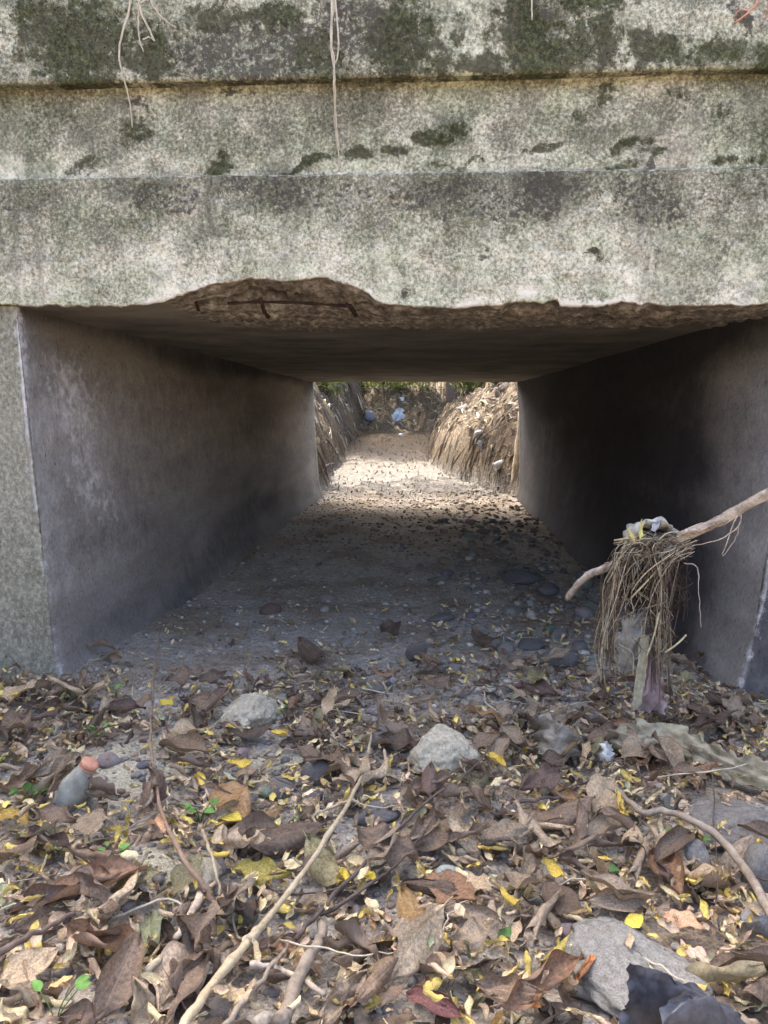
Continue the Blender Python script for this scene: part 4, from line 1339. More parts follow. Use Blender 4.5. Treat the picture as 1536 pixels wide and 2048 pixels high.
stick([G(590, 1880, .05), G(660, 1800, .07), G(760, 1690, .07), G(860, 1600, .07), G(940, 1540, .07), G(1000, 1470, .06), G(1040, 1405, .05)], .0048, .0016, MTW,
      "thin purple brown twig running diagonally right of the cane", seed=5, n=34, branches=[([G(640, 1830, .05), G(740, 1770, .07), G(820, 1700, .06), G(880, 1610, .06)], .0042, .0014)])
stick([depth_pt(-60, 1935, .95), depth_pt(40, 1882, 1.0), depth_pt(150, 1828, 1.1)], .006, .003, MTW, "dark bare twig poking in at the lower left, nearest of all", seed=6, n=14)
stick([G(1180, 1568, .04), G(1230, 1580, .05), G(1262, 1606, .06), G(1290, 1626, .07), G(1330, 1622, .08), G(1390, 1645, .09), G(1450, 1685, .09), G(1500, 1755, .08), G(1545, 1830, .07), G(1580, 1900, .05)], .006, .009, MRT,
      "grey root arching over the rubble at the right", "root", "root", 40, .002, 7, branches=[([G(1290, 1626, .07), G(1284, 1645, .04), G(1286, 1680, .01)], .0016, .0008), ([G(1284, 1624, .07), G(1278, 1648, .04), G(1268, 1672, .01)], .0014, .0008)])
stick([G(560, 2045, .05), G(600, 1950, .06), G(640, 1880, .05), G(640, 1842, .05)], .012, .008, MRT, "stout pale root end among leaves right of the cane", "root", "root", 16, .003, 8)
stick([G(400, 1790, .04), G(380, 1830, .06), G(350, 1880, .04)], .009, .006, MBR, "short grey driftwood stub under the pale flat rock", seed=9, n=12, name="driftwood")
stick([G(405, 1660, .03), G(425, 1720, .05), G(440, 1790, .04)], .004, .003, MBA, "short straight pale stick beside the pale flat rock", seed=10, n=10)
stick([G(1030, 1605, .05), G(1075, 1600, .055), G(1122, 1594, .05)], .004, .0035, MTW, "short straight dark stick under brown leaves at centre right", seed=11, n=8)
stick([G(290, 1945, .05), G(318, 1920, .06), G(345, 1890, .05)], .0065, .005, MBA, "short pale cane piece beside the large pale green leaf", seed=12, n=8, name="cane", cat="cane")
stick([G(440, 2060, .05), G(520, 1965, .06), G(575, 1890, .05)], .005, .003, MRT, "thin grey stick parallel to the cane on its right", seed=13, n=10)
stick([G(1290, 1555, .06), G(1400, 1545, .07), G(1545, 1520, .07)], .0022, .0014, MVI, "thin straw stalk lying across the canvas strip", seed=14, n=12, name="stalk")
stick([G(1438, 1860, .03), G(1430, 1700, .05), G(1425, 1560, .05), G(1418, 1505, .06)], .0018, .0014, MTW, "fine dark upright stalk behind the root", seed=15, n=12, name="stalk")
stick([G(560, 1880, .06), G(640, 1895, .07), G(720, 1910, .06), G(790, 1905, .05)], .0018, .0012, MVI, "fine pale tendril curving over leaves below the centre", seed=16, n=14, name="stalk")
stick([G(880, 1880, .06), G(900, 1830, .07), G(945, 1790, .06)], .0016, .001, MVI, "fine bent tendril beside the grey brown leaf", seed=17, n=14, name="stalk")
stick([G(1280, 1910, .05), G(1330, 1940, .06), G(1400, 1990, .06)], .002, .0012, MVI, "pale tendril over the leaflets beside the black plastic", seed=18, n=10, name="stalk")
stick([G(500, 1930, .05), G(560, 1935, .05), G(650, 1990, .05)], .006, .004, MBR, "weathered grey stick half buried by the joint of the cane", seed=19, n=10, name="driftwood")
stick([G(430, 1400, .05), G(500, 1440, .04), G(560, 1470, .05)], .0016, .001, MTW, "fine dark twig lying in front of the flat topped pale rock", seed=20, n=10)
items = []
for k in range(46):
    y = rnd.uniform(-1.25, .1); x = rnd.uniform(-.95, .95)
    a = rnd.uniform(0, 6.28); L = rnd.uniform(.06, .22)
    P = [Vector((x, y, 0)), Vector((x + math.cos(a) * L * .5 + rnd.uniform(-.03, .03), y + math.sin(a) * L * .5 + rnd.uniform(-.03, .03), 0)), Vector((x + math.cos(a + .3) * L, y + math.sin(a + .3) * L, 0))]
    P = [Vector((p.x, p.y, gh(p.x, p.y) + rnd.uniform(.02, .055))) for p in P]
    shade, m = rnd.choice([("dark", MTW), ("grey", MRT), ("pale", MVI), ("dark", MTW)])
    mb = MB(); mb.tube(wiggle(spline(P, 10), .002, k), [rnd.uniform(.0012, .0028)] * 10, 5)
    o = link("twig", mb.mesh("twig", m), cat="twig", group="loose twigs among the leaves")
    items.append((o, f"{'short' if L < .13 else 'long'} {shade} loose", P[1].x, P[1].y))
label_all(items, "twig")

# ------------------------------------------------------------------ branch with flood debris
def at(px, py, d):
    return depth_pt(px, py, d)
BR = [at(1720, 905, 1.70), at(1536, 988, 1.88), at(1450, 1035, 1.97), at(1372, 1072, 2.04), at(1290, 1110, 2.12), at(1222, 1132, 2.2), at(1178, 1150, 2.25), at(1156, 1168, 2.28), at(1133, 1199, 2.32)]
mb = MB()
pts = wiggle(spline(BR, 48), .0015, 3)
rr = [(.0146 - .0048 * i / 47) * (1 + .07 * math.sin(i * 1.3)) for i in range(48)]
rr[-1] *= .7
_v, _f = tube_arrays(pts, rr, 18)
mb.add(groove_bark(_v, 18, pts, .11, 4), _f)
# peeling bark strips, a stub and side twigs
rb = random.Random(5)
for k in range(34):
    i = rb.randrange(2, 44); w = rb.uniform(0, 6.28)
    off = Vector((0, math.cos(w), math.sin(w)))
    mb.tube([pts[j] + off * rr[j] * (1.02 + .12 * (j - i)) for j in range(i, min(i + rb.randrange(3, 6), 47))], .0026, 4)
branch = link("dead_branch", mb.mesh("dead_branch", MBR), label="broken pale dead branch reaching in from the right, draped with flood debris", cat="branch")
def twig_part(P, r):
    m2 = MB(); m2.tube(wiggle(spline(P, 16), .002, int(r * 1e5)), [r * (1 - .5 * i / 15) for i in range(16)], 5)
    return link("side_twig", m2.mesh("side_twig", MBR), branch)
twig_part([at(1480, 1018, 1.94), at(1478, 1050, 1.94), at(1440, 1078, 1.96), at(1390, 1090, 2.0), at(1372, 1098, 2.02)], .0022)
twig_part([at(1476, 1030, 1.94), at(1462, 1060, 1.95), at(1444, 1112, 1.96), at(1470, 1080, 1.95), at(1478, 1052, 1.94)], .0018)
twig_part([at(1368, 1126, 2.05), at(1394, 1134, 2.04), at(1398, 1190, 2.04), at(1402, 1255, 2.05)], .002)
twig_part([at(1362, 1068, 2.03), at(1380, 1062, 2.0), at(1400, 1058, 1.98)], .009)

# straw caught on the branch
mb = MB()
SC = [(0.38, .31, .20), (0.24, .185, .115), (0.54, .46, .31), (0.15, .11, .075), (0.31, .25, .165), (.12, .085, .06)]
rs = random.Random(21)
def col():
    c = rs.choice(SC); k = rs.uniform(.7, 1.15)
    return tuple(a * k for a in c)
for k in range(215):                                   # hanging strands
    u = rs.random()
    band = rs.random()
    if band < .32:   px0, pe = rs.uniform(1225, 1280), rs.uniform(1192, 1236)
    elif band < .68: px0, pe = rs.uniform(1285, 1365), rs.uniform(1304, 1342)
    else:            px0, pe = rs.uniform(1250, 1362), rs.uniform(1225, 1340)
    ptop = 1068 + rs.uniform(-4, 26) + abs(px0 - 1300) * .25
    if band < .32: pend = rs.triangular(1200, 1385, 1365)
    elif band < .7: pend = rs.triangular(1190, 1415, 1350)
    else: pend = rs.uniform(1120, 1230)
    d = 2.10 + rs.uniform(-.09, .05)
    w = rs.gauss(0, 11)
    P = [at(px0 + rs.uniform(10, 40), ptop, d + .02), at(px0, ptop + 16, d - .03), at(px0 * .45 + pe * .55 + w, ptop + (pend - ptop) * .38, d - .02), at(pe + w * .3, ptop + (pend - ptop) * .72, d), at(pe + rs.uniform(-8, 8), pend, d + .01)]
    r = rs.uniform(.0007, .0015)
    mb.tube(spline(P, 13), r, 4, col(), False)
for k in range(420):                                   # the matted cap, and the dark root mass under it
    a = rs.uniform(0, 6.28); L = rs.uniform(24, 84)
    cx, cy = rs.triangular(1250, 1358, 1310), rs.triangular(1066, 1165, 1092)
    if cy > 1118: a = rs.uniform(1.1, 2.0)
    dx, dy = math.cos(a) * L * .5, math.sin(a) * L * (.22 if cy < 1118 else .5)
    d = 2.10 + rs.uniform(-.085, .02)
    P = [at(cx - dx, cy - dy, d), at(cx + rs.uniform(-10, 10), cy - rs.uniform(0, 12), d - .012), at(min(cx + dx, 1372), cy + dy + rs.uniform(0, 22), d + .006)]
    c = col()
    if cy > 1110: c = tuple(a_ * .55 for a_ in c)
    mb.tube(spline(P, 7), rs.uniform(.0009, .0021), 4, c, False)
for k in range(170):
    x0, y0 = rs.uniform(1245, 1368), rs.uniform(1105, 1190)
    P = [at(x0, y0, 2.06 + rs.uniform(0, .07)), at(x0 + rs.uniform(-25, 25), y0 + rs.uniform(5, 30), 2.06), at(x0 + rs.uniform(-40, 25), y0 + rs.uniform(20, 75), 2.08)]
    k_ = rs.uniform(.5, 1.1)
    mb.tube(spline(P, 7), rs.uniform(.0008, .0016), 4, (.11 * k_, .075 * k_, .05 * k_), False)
for (x0, y0, x1, y1) in [(1228, 1081, 1290, 1070), (1372, 1270, 1330, 1305), (1255, 1072, 1215, 1165), (1345, 1100, 1258, 1200), (1318, 1225, 1286, 1330)]:
    mb.tube(spline([at(x0, y0, 2.02), at((x0 + x1) / 2 + 4, (y0 + y1) / 2, 2.01), at(x1, y1, 2.02)], 6), .0028, 5, (.48, .40, .23))
for k in range(30):
    x0 = rs.uniform(1225, 1350); y0 = rs.uniform(1130, 1300)
    P = [at(x0, y0, 2.03), at(x0 + rs.uniform(-30, 30), y0 + rs.uniform(10, 40), 2.02), at(x0 + rs.uniform(-45, 45), y0 + rs.uniform(30, 60), 2.04)]
    mb.tube(spline(P, 7), .0011, 4, col(), False)
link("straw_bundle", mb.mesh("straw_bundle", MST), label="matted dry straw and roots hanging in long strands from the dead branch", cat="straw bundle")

def sheet(P, wdt, name, mat, label, cat, seed=0, n=26, m=9, fold=.006, dirv=None, frill=.15):
    """a strip of cloth or plastic following P, wdt wide at each point, with folds"""
    pts = spline(P, n)
    V = []
    uvs = []
    for i, p in enumerate(pts):
        t = (pts[min(i + 1, n - 1)] - pts[max(i - 1, 0)]).normalized()
        a = (dirv or Vector((1, 0, 0)))
        a = (a - t * a.dot(t)).normalized()
        b = t.cross(a)
        w = np.interp(i / (n - 1) * (len(wdt) - 1), range(len(wdt)), wdt)
        for j in range(m):
            s = j / (m - 1) * 2 - 1
            nz = float(vnoise(i * .35 + seed, j * .9, 0, seed)) - .5
            q = p + a * (s * w / 2 * (1 + frill * (float(vnoise(i * .6, s * 2 + 5, 0, seed + 2)) - .5) * 2)) + b * (fold * math.sin(s * 7 + i * .25 + seed) + fold * 2.4 * nz)
            V.append(q)
    me = new_mesh(name, [v[:] for v in V], grid_faces(n, m), mat)
    return link(name, me, label=label, cat=cat)
sheet([at(1300, 1190, 2.09), at(1282, 1240, 2.08), at(1262, 1275, 2.08), at(1250, 1320, 2.09), at(1245, 1345, 2.1)], [.03, .055, .075, .06, .02], "plastic_scrap", mat_cloth("white_film", S(132, 126, 112), S(190, 184, 168), .5, 40, .4, .3),
      "torn translucent white plastic scrap hanging in the straw", "plastic scrap", 3, fold=.008, frill=.5)
sheet([at(1290, 1270, 2.06), at(1284, 1330, 2.06), at(1278, 1380, 2.07), at(1270, 1418, 2.08)], [.026, .028, .028, .026], "fabric_strip", mat_cloth("yellow_strip", S(150, 144, 116), S(200, 194, 164), .8, 40, .2, .2),
      "narrow pale yellow strip hanging straight below the white scrap", "strip", 5, fold=.003)
sheet([at(1302, 1285, 2.09), at(1306, 1340, 2.08), at(1304, 1385, 2.08), at(1300, 1424, 2.09)], [.02, .05, .075, .085], "cloth_rag", mat_cloth("mauve_rag", S(112, 94, 88), S(164, 142, 138), .85, 24),
      "dusty mauve rag hanging to the ground beside the yellow strip", "rag", 8, m=17, fold=.009, frill=.25)
sheet([at(1248, 1082, 2.06), at(1275, 1052, 2.05), at(1318, 1050, 2.06), at(1352, 1078, 2.08)], [.04, .055, .05, .03], "plastic_wad", mat_cloth("grey_film", S(128, 124, 112), S(204, 198, 180), .55, 40, .4),
      "crumpled grey white plastic wad on top of the straw bundle", "plastic scrap", 11, dirv=Vector((.2, 1, .2)), fold=.012, frill=.5)
for (x0, y0, x1, y1, k, lb) in [(1278, 1078, 1282, 1040, 6, "upright pale yellow leaf stuck on top of the straw bundle, beside the plastic wad"), (1268, 1084, 1256, 1058, 0, "smaller yellow leaf at the left end of the straw bundle's top")]:
    a, b = at(x0, y0, 2.0), at(x1, y1, 2.0); d = b - a
    o = place_leaf(SMALLM[k], *((a + b) / 2), d.length * 1.15, 0, 0, 0, S(226, 214, 130), "leaflet", "leaflet")
    o.rotation_euler = d.to_track_quat('X', 'Y').to_euler()
    o["label"] = lb
o = sheet([at(1306, 1062, 2.02), at(1312, 1050, 2.02), at(1319, 1038, 2.03)], [.014, .018, .006], "grey_leaf", mat_cloth("grey_leaf", S(126, 128, 134), S(162, 164, 170)), "small grey leaf standing up behind the yellow leaf on the straw", "leaf", 13, 10, 5, .001)

# ------------------------------------------------------------------ bottle half buried in the sand
def lathe(prof, sides=28, ribs=None):
    V, Fc = [], []
    for r, h in prof:
        for k in range(sides):
            w = 2 * math.pi * k / sides
            rr_ = r * (ribs(w, h) if ribs else 1)
            V.append((rr_ * math.cos(w), rr_ * math.sin(w), h))
    for i in range(len(prof) - 1):
        for k in range(sides):
            k2 = (k + 1) % sides
            Fc.append((i * sides + k, i * sides + k2, (i + 1) * sides + k2, (i + 1) * sides + k))
    Fc.append(tuple(reversed(range(sides))))
    Fc.append(tuple((len(prof) - 1) * sides + k for k in range(sides)))
    return V, Fc
capP = on_ground(178, 1530, .10)
baseP = on_ground(112, 1612, .0) + Vector((-.01, 0, -.035))
ax = (capP - baseP)
btl = bpy.data.objects.new("bottle", None); COL.objects.link(btl)
btl.location = baseP
btl.rotation_euler = ax.to_track_quat('Z', 'Y').to_euler()
tag(btl, "half buried dusty plastic bottle with an orange screw cap in the sand", "bottle")
Lb = ax.length
prof = [(.03, 0), (.046, .006), (.047, Lb * .3), (.046, Lb * .5), (.042, Lb * .62), (.033, Lb * .75), (.023, Lb * .86), (.0165, Lb * .92), (.0155, Lb * 1.0)]
V, Fc = lathe(prof, 32, lambda w, h: 1 - .22 * abs(math.sin(w * 1.5 + h * 26)) * (h > .02) * (h < Lb * .8) - .06 * abs(math.sin(w * 4 + h * 60)) * (h < Lb * .8))
MBt = mat_cloth("dusty_plastic", S(128, 126, 112), S(184, 180, 162), .55, 22, .4, .15)
link("body", new_mesh("body", V, Fc, MBt), btl)
V, Fc = lathe([(.019, Lb * .955), (.0205, Lb * .958), (.0208, Lb * .972), (.0185, Lb * .976), (.0185, Lb * .979), (.0208, Lb * .983), (.0210, Lb * 1.04), (.0195, Lb * 1.055), (.012, Lb * 1.06)], 48, lambda w, h: 1 + .02 * math.sin(w * 24))
link("cap", new_mesh("cap", V, Fc, mat_cloth("orange_cap", S(176, 122, 98), S(206, 156, 130), .7, 40)), btl)

# ------------------------------------------------------------------ cloth, canvas and plastic on the ground
MCV = mat_cloth("canvas", S(112, 104, 84), S(172, 164, 138), .92, 30)
sheet([G(1215, 1470, .04), G(1270, 1480, .055), G(1330, 1482, .05), G(1390, 1500, .06), G(1460, 1532, .05), G(1560, 1560, .06), G(1660, 1600, .04)], [.05, .10, .11, .085, .07, .09, .11], "canvas_strip", MCV,
      "long dirty beige canvas strip lying among leaves at the right", "canvas", 17, 60, 21, .008, Vector((.15, .9, .5)), .3)
sheet([G(1060, 1478, .02), G(1085, 1470, .075), G(1120, 1478, .08), G(1150, 1490, .05), G(1165, 1500, .02)], [.05, .10, .11, .09, .04], "crumpled_cloth", mat_cloth("grey_cloth", S(98, 92, 80), S(158, 150, 132), .88, 30),
      "crumpled grey cloth lump lying left of the canvas strip", "cloth", 19, 26, 17, .012, Vector((.1, .8, .6)), .4)
sheet([G(1190, 1494, .03), G(1205, 1500, .06), G(1225, 1510, .04)], [.03, .05, .03], "paper_scrap", mat_cloth("white_paper", S(170, 168, 158), S(208, 204, 192), .7, 30),
      "small white paper scrap between the grey cloth and the canvas strip", "paper", 23, 12, 9, .006, Vector((.1, .8, .6)), .4)
MBP = Mat("black_plastic", 0.34, 0.5)
nn = MBP.noise(9, 4, .6)
MBP.done(MBP.ramp(MBP.noise(30, 5, .7), [(.35, S(38, 39, 44)), (.7, S(84, 84, 88))]), MBP.bump(nn, .5, .012), MBP.rng(nn, .3, .7, .28, .55))
MBP = MBP.m
def patch(quad, name, mat, label, cat, seed, n=44, amp=.012, bulge=.02, parent=None):
    A, B, C_, D = quad                       # near-left, near-right, far-right, far-left
    V = []
    for i in range(n):
        for j in range(n):
            u, v = i / (n - 1), j / (n - 1)
            p = (A * (1 - u) + B * u) * (1 - v) + (D * (1 - u) + C_ * u) * v
            k = (float(fbm(u * 3 + seed, v * 3, 0, seed, 3)) - .5) * 2 * amp + (float(fbm(u * 9 + seed, v * 4, 0, seed + 1, 3)) - .5) * .003
            eg = max(abs(u - .5), abs(v - .5)) * 2
            p = p + Vector(((float(fbm(u * 6, v * 6, 1, seed, 3)) - .5) * .022, (float(fbm(u * 6, v * 6, 5, seed, 3)) - .5) * .022, 0)) * eg ** 6
            p = p + Vector((k * .6, k * .4, k + bulge * math.sin(u * math.pi) * math.sin(v * math.pi)))
            V.append(p[:])
    return link(name, new_mesh(name, V, grid_faces(n, n), mat), parent, label, cat)
sh = patch([G(1238, 2090, .10), G(1560, 2110, .05), G(1440, 1998, .10), G(1252, 1930, .20)], "plastic_sheet", MBP, "torn black plastic sheet folded over the concrete block at the bottom right", "plastic sheet", 31, amp=.008, bulge=.02)
patch([G(1270, 2110, .13), G(1520, 2110, .10), G(1440, 2012, .13), G(1362, 1985, .19)], "folded_flap", MBP, None, None, 37, amp=.009, bulge=.03, parent=sh)

# ------------------------------------------------------------------ green sprouts
def sprout(px, py, s, n, label, seed):
    r = random.Random(seed)
    g = on_ground(px, py + s * 26, .03)
    root = bpy.data.objects.new("sprout", None); COL.objects.link(root)
    root.location = (g.x, g.y, gh(g.x, g.y))
    tag(root, label, "seedling", "green seedlings pushing through the litter")
    h = .03 + .018 * s
    stem = MB()
    ends = []
    for k in range(n):
        a = r.uniform(0, 6.28); d = r.uniform(.008, .03) * s; hh = h * r.uniform(.75, 1.15)
        stem.tube(spline([Vector((0, 0, 0)), Vector((d * .3 * math.cos(a), d * .3 * math.sin(a), hh * .6)), Vector((d * math.cos(a), d * math.sin(a), hh))], 6), .0011, 4, (.12, .2, .05), False)
        ends.append((a, d, hh))
    link("stem", stem.mesh("stem", MGR), root)
    for (a, d, hh) in ends:
        lf = MB()
        P, Fa, uv = leaf_arrays(r.randrange(99), .75, .5, -.3, 0, .02, .8, .1, nu=8, nv=7, corr=.004)
        L = r.uniform(.016, .026) * s
        Mx = Euler((r.uniform(-.2, .4), r.uniform(-.5, .1), a)).to_matrix()
        Q = [Mx @ (Vector(p) * L + Vector((L * .5, 0, 0))) + Vector((d * math.cos(a), d * math.sin(a), hh)) for p in P]
        k = r.uniform(.8, 1.3)
        lf.add(Q, [tuple(f) for f in Fa], (.15 * k, .30 * k, .07 * k))
        link("leaf", lf.mesh("leaf", MGR), root)
for a in [(400, 1605, 1.1, 7, "brightest green sprout with many round leaves, left of the cane"), (498, 1632, .7, 4, "little green sprout between two tan leaves"), (58, 1568, 1.1, 5, "green sprout at the left edge below the bottle"), (215, 1690, 1.0, 4, "green sprout on the sandy patch at lower left"),
          (200, 1448, .9, 4, "green sprout between brown leaves behind the bottle"), (145, 1374, .8, 4, "green sprout at the foot of the left pier"), (10, 1500, .9, 3, "green sprout cut by the left edge, behind dark leaves"), (110, 1990, 1.3, 3, "pair of large green seed leaves at the bottom left"),
          (1350, 1664, .7, 4, "left one of two small sprouts beside the root"), (1395, 1668, .8, 4, "right one of two small sprouts beside the root"), (1098, 1425, .8, 3, "green sprout behind the crumpled grey cloth"), (568, 1403, .6, 3, "tiny green sprout right of the flat topped pale rock"), (1168, 1845, .5, 2, "tiny yellow green sprout among curled leaves"), (582, 1622, .6, 2, "tiny blue green sprout left of the cane"), (232, 1362, .9, 4, "dusty green sprout against the left tunnel wall")]:
    sprout(*a, seed=hash(a[4][:9]) % 97 if False else int(a[0] * 3 + a[1]) % 97)

# ------------------------------------------------------------------ beyond the tunnel
def far_pt(px, py):
    """where the line of sight through (px, py) meets the ground beyond the tunnel"""
    d = ray(px, py)
    t = (6.05 - CAMLOC.y) / d.y
    for _ in range(900):
        p = CAMLOC + d * t
        if p.z <= gh(p.x, p.y): break
        t += .03
    return CAMLOC + d * t
# dead stalks, roots and leaf mould over the banks: nobody could count it
mb = MB()
rf = random.Random(77)
NF = 15000
fx = nr.uniform(-4, 4, NF); fy_ = 6.05 + 11.5 * nr.rand(NF) ** 1.3
fz = ground_h(fx, fy_); fb = fz - hbed(fx, fy_)
for i in range(NF):
    x, y, z = float(fx[i]), float(fy_[i]), float(fz[i])
    bank = fb[i] > .45
    if not bank and rf.random() < .7: continue
    e = .05
    gxn = (gh(x + e, y) - z) / e if bank else 0
    a = rf.uniform(0, 6.28); L = rf.uniform(.04, .26) if bank else rf.uniform(.015, .05)
    dx, dy = math.cos(a) * L, math.sin(a) * L
    if bank and rf.random() < .3: dx, dy = -math.copysign(L * rf.uniform(.3, 1), gxn), L * rf.uniform(-.4, .4)
    x2, y2 = x + dx, y + dy
    z2 = gh(x2, y2) + (rf.uniform(.0, .06) if bank else .004)
    c = rf.choice([(.27, .225, .155), (.18, .14, .10), (.08, .062, .045), (.40, .34, .25), (.12, .095, .07), (.32, .27, .14), (.14, .105, .075)] if bank else [(.20, .175, .13), (.15, .12, .09), (.26, .23, .17), (.28, .24, .11), (.12, .10, .075)])
    if rf.random() < .45:
        w = rf.uniform(.008, .022) if bank else rf.uniform(.005, .012); o = len(mb.V)
        mb.add([(x, y, z + .02), (x2 * .5 + x * .5 + w, (y + y2) / 2 + w, (z + z2) / 2 + .05), (x2, y2, z2 + .01), (x2 * .5 + x * .5 - w, (y + y2) / 2 - w, (z + z2) / 2 + .03)], [(0, 1, 2, 3)], c)
    else:
        mb.tube([Vector((x, y, z + .006)), Vector(((x + x2) / 2, (y + y2) / 2, (z + z2) / 2 + (rf.uniform(.01, .05) if bank else .008))), Vector((x2, y2, z2 + .006))], rf.uniform(.002, .006) if bank else .002, 3, c, False)
link("bank_litter", mb.mesh("bank_litter", MST, False), kind="stuff", label="dead stalks and leaf mould over the far banks", cat="plant litter")

def far_stone(px, py, w, h, mesh, c, label):
    p = far_pt(px, py); q = project(p)
    o = link("stone", mesh, label=label, cat="stone")
    sx = w / F * q[2] / 2; sz = h / F * q[2] / 2
    o.scale = (sx, sx * .9, sz); o.location = p + Vector((0, 0, sz * .3)); o.rotation_euler = (.2, .3, w)
    o.color = (*c, 1)
far_stone(960, 872, 26, 22, ANG[0], S(160, 156, 150), "pale stone on the sunlit bank beyond the tunnel")
far_stone(925, 818, 30, 10, ANG[1], S(110, 104, 98), "dark flat stone at the top of the sunlit right bank")
far_stone(1010, 780, 36, 18, ANG[2], S(90, 76, 64), "dark clod at the top right of the far bank")
far_stone(802, 872, 12, 8, ROUND[1], S(200, 200, 196), "small white stone below the blue plastic bag")
far_stone(740, 838, 22, 26, ROUND[0], S(120, 120, 124), "grey lump in the left far bank")
def far_sheet(px, py, pts, w, name, m, label, cat, seed, up=.06):
    c = far_pt(px, py); q = project(c); k = q[2] / F
    R3 = Vector(CROT.col[0]); U3 = Vector((0, 0, 1))
    P = [c + Vector((0, -up, 0)) + R3 * (dx * k) + U3 * (-dy * k) for dx, dy in pts]
    return sheet(P, [a * k for a in w], name, m, label, cat, seed, 18, 9, .02, R3, .5)
MPB = mat_cloth("pale_blue_plastic", S(168, 180, 188), S(214, 220, 222), .5, 12, .4)
far_sheet(798, 838, [(2, -22), (0, -8), (-5, 4), (-6, 18)], [10, 24, 14, 5], "plastic_bag", MPB, "pale blue plastic bag snagged on the far left bank", "plastic bag", 3)
far_sheet(805, 800, [(0, -6), (0, 6)], [8, 10], "plastic_bag", mat_cloth("white_plastic", S(200, 200, 200), S(230, 230, 230), .5), "small white plastic bag above the pale blue one", "plastic bag", 5)
far_sheet(963, 890, [(-3, -10), (0, 0), (4, 10)], [16, 18, 10], "plastic_bag", MPB, "whitish plastic scrap below the pale stone on the far right bank", "plastic bag", 7)
far_sheet(672, 905, [(0, -10), (1, 8)], [6, 4], "plastic_bag", mat_cloth("white_rag", S(200, 196, 188), S(230, 226, 220)), "thin white scrap low on the far left bank", "plastic bag", 9)
# white pipe end sticking from the right bank
p = far_pt(1003, 930); k = project(p)[2] / F
V, Fc = lathe([(8 * k, 0), (8 * k, 45 * k), (6.6 * k, 45 * k), (6.6 * k, 40 * k)], 20)
pipe = link("pipe", new_mesh("pipe", V, Fc, mat_cloth("white_pvc", S(176, 174, 168), S(214, 212, 206), .5, 8)), label="short grey white pipe lying on the far right bank near the tunnel end", cat="pipe")
pipe.location = p + Vector((.16, .05, .08)); pipe.rotation_euler = Vector((-1, -.25, -.42)).to_track_quat('Z', 'Y').to_euler()
# split post standing at the end of the right wall
mb = MB()
for (dx, r0, z0, z1, tint) in [(0, .045, -.1, .95, 0), (-.045, .038, -.1, .62, 0), (-.03, .03, -.1, .78, 0), (-.07, .025, -.1, .40, 0)]:
    x0 = on_y(1036, 1000, 6.25).x - .02
    mb.tube(wiggle(spline([(x0 + dx, 6.24, z0), (x0 + dx * .8 + .005, 6.24, (z0 + z1) / 2), (x0 + dx * .5 + .02, 6.26, z1)], 12), .004, int(z1 * 100)), [r0 * (1 - .35 * i / 11) for i in range(12)], 8)
link("split_post", mb.mesh("split_post", mat_wood("pale_split_wood", S(150, 130, 104), S(226, 212, 186))), label="pale split wooden post standing at the far end of the right wall", cat="post")
for (x0, y0, x1, y1, r, lb) in [(655, 880, 684, 930, .012, "leaning dark stick low on the far left bank"), (640, 948, 668, 930, .02, "broken dark branch at the foot of the far left bank"), (950, 892, 1010, 850, .008, "thin dark stem crossing the far right bank"), (775, 845, 806, 872, .008, "dark root hanging under the blue plastic bag")]:
    a, b = far_pt(x0, y0), far_pt(x1, y1)
    stick([a + Vector((0, -.05, .02)), (a + b) / 2 + Vector((0, -.08, .06)), b + Vector((0, -.05, .03))], r, r * .6, MTW, lb, "fallen_branch", "branch", 12, .01, int(x0))

# leafy plants along the top of the far banks
def leaf_cloud(cx, cy, cz, rx, ry, rz, n, size, cols, seed, fill=.35):
    r = np.random.RandomState(seed)
    c = r.randn(max(4, n // 60), 3); c /= np.linalg.norm(c, axis=1)[:, None]
    c *= (fill + (1 - fill) * r.rand(len(c), 1)) ** .5
    own = r.randint(len(c), size=n)
    p = c[own] * .85 + r.randn(n, 3) * .17
    p = p * np.array([rx, ry, rz]) + np.array([cx, cy, cz])
    a = r.randn(n, 3); a /= np.linalg.norm(a, axis=1)[:, None]
    b = np.cross(a, r.randn(n, 3)); b /= np.linalg.norm(b, axis=1)[:, None]
    s = size * r.uniform(.6, 1.3, (n, 1))
    V = np.stack([p - a * s, p + b * s * .42, p + a * s, p - b * s * .42], 1).reshape(-1, 3)
    F4 = np.arange(4 * n).reshape(n, 4)
    t = np.array(cols)[r.randint(len(cols), size=n)] * r.uniform(.75, 1.25, (n, 1)) * (0.75 + .5 * r.rand(len(c)))[own][:, None]
    return V, F4, np.repeat(t, 4, 0)
GREENS = [(.16, .21, .06), (.25, .29, .08), (.10, .14, .045), (.36, .36, .12)]
MLV = mat_tint("tree_leaf", .6, .35, lo=.85, hi=1.15)
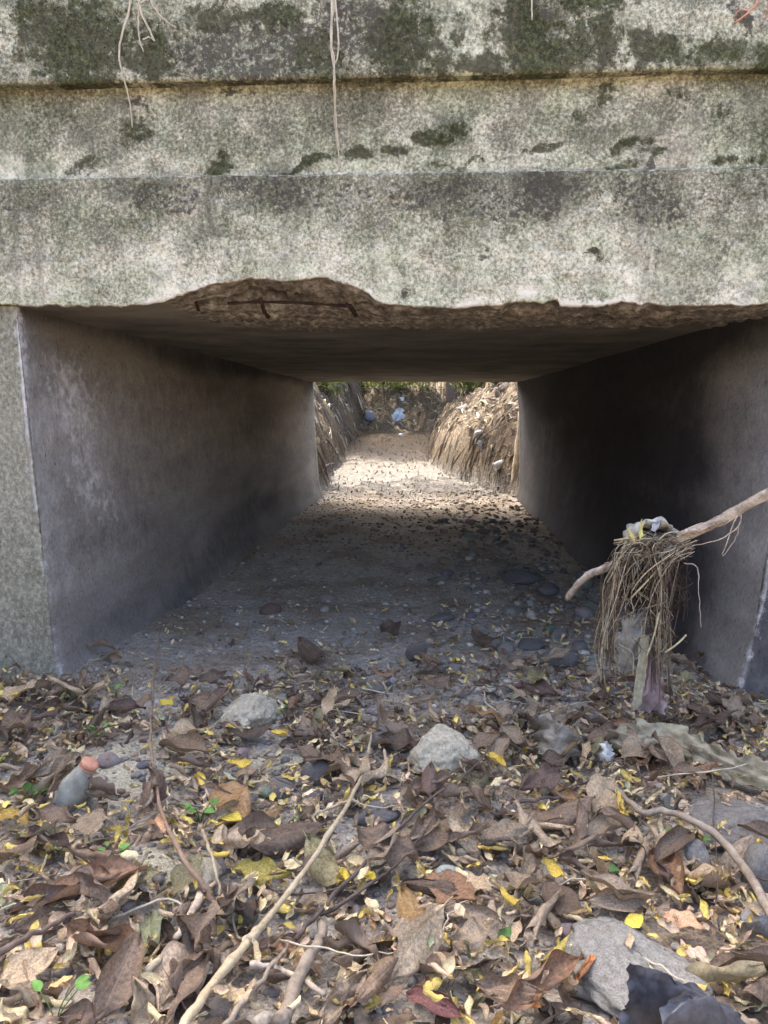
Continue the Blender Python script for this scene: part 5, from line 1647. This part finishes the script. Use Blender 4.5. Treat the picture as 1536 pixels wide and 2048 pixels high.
def bush(px, py, w, h, n, label, seed, dry=False):
    p = far_pt(px, py); k = project(p)[2] / F
    root = bpy.data.objects.new("bush", None); COL.objects.link(root); root.location = p
    tag(root, label, "bush", "bushes along the top of the far bank")
    V, F4, T = leaf_cloud(0, 0, h * k * .45, w * k / 2, w * k / 2, h * k / 2, n, .05, GREENS if not dry else [(.3, .25, .12), (.2, .2, .08)], seed)
    link("foliage", new_mesh("foliage", V, F4, MLV, smooth=False, tint=T), root)
    m2 = MB(); r = random.Random(seed)
    for _ in range(14):
        x0 = r.uniform(-.45, .45) * w * k
        m2.tube(spline([Vector((x0, 0, -.2)), Vector((x0 + r.uniform(-.05, .05), r.uniform(-.1, .1), h * k * .6)), Vector((x0 + r.uniform(-.15, .15), r.uniform(-.2, .2), h * k * 1.3))], 7), .007, 4)
    for _ in range(4):
        m2.tube(spline([Vector((0, 0, -.05)), Vector((r.uniform(-.3, .3) * w * k, r.uniform(-.2, .2), h * k * .5)), Vector((r.uniform(-.5, .5) * w * k, r.uniform(-.3, .3), h * k * .95))], 7), .008, 4)
    link("stem", m2.mesh("stem", MTW), root)
for a in [(650, 788, 120, 100, 2000, "bush at the far left above the brown bank"), (735, 784, 130, 90, 2200, "bush above the middle of the far bank, left of the trunk"), (800, 778, 110, 80, 1600, "low bush above the plastic bags"), (860, 782, 120, 90, 2200, "bush just left of the far tree trunk"), (950, 782, 120, 100, 2200, "bush just right of the far tree trunk"), (1000, 772, 60, 46, 400, "dry bush at the top of the sunlit right bank")]:
    bush(*a, seed=int(a[0]), dry=a[0] == 1000)
MTK = mat_wood("bark", S(70, 58, 48), S(120, 104, 88))
def tree(x, y, h, r, crown, n, label, seed, lean=0.0):
    z = gh(x, y)
    root = bpy.data.objects.new("tree", None); COL.objects.link(root); root.location = (x, y, z)
    tag(root, label, "tree", "trees beyond the tunnel")
    m2 = MB(); rt = random.Random(seed)
    m2.tube(wiggle(spline([(0, 0, -.3), (lean * .3, 0, h * .3), (lean * .7, .05, h * .65), (lean, 0, h)], 14), .03, seed), [r * (1.25 - .75 * i / 13) for i in range(14)], 9)
    for _ in range(8):
        a = rt.uniform(0, 6.28); z0 = rt.uniform(.5, .9) * h; L = crown * rt.uniform(.5, .9)
        m2.tube(spline([(lean * .7, 0, z0), (lean * .7 + math.cos(a) * L * .5, math.sin(a) * L * .5, z0 + L * .35), (lean * .7 + math.cos(a) * L, math.sin(a) * L, z0 + L * .5)], 8), [r * .35 * (1 - .1 * i) for i in range(8)], 6)
    link("trunk", m2.mesh("trunk", MTK), root)
    V, F4, T = leaf_cloud(lean, 0, h * 1.02, crown, crown, crown * .62, n, .13, GREENS, seed + 1, .3)
    link("crown", new_mesh("crown", V, F4, MLV, smooth=False, tint=T), root)
tp = far_pt(905, 806)
tree(tp.x, tp.y, 4.6, .16, 2.5, 4500, "dark trunked tree standing on the far bank beyond the tunnel", 3, .2)
tp = far_pt(706, 790)
tree(tp.x, tp.y, 4.2, .07, 2.2, 4000, "thin trunked tree on the far bank, left of the thick trunk", 5, -.3)
tree(-2.9, 9.4, 4.6, .14, 2.4, 5600, "unseen tree added on the left bank to shade the creek beyond the tunnel", 7, .7)  # added out of view, crown in the sun's path to dapple the exit
tree(3.4, 12.0, 4.4, .12, 2.2, 4500, "tree behind the sunlit right bank", 9, -.8)
tree(-3.2, 19.5, 5.0, .15, 2.8, 4200, "farthest tree behind the brown bank at the left", 11, .2)
tree(1.2, 20.5, 5.0, .15, 2.8, 4200, "farthest tree behind the brown bank at the right", 13, .0)
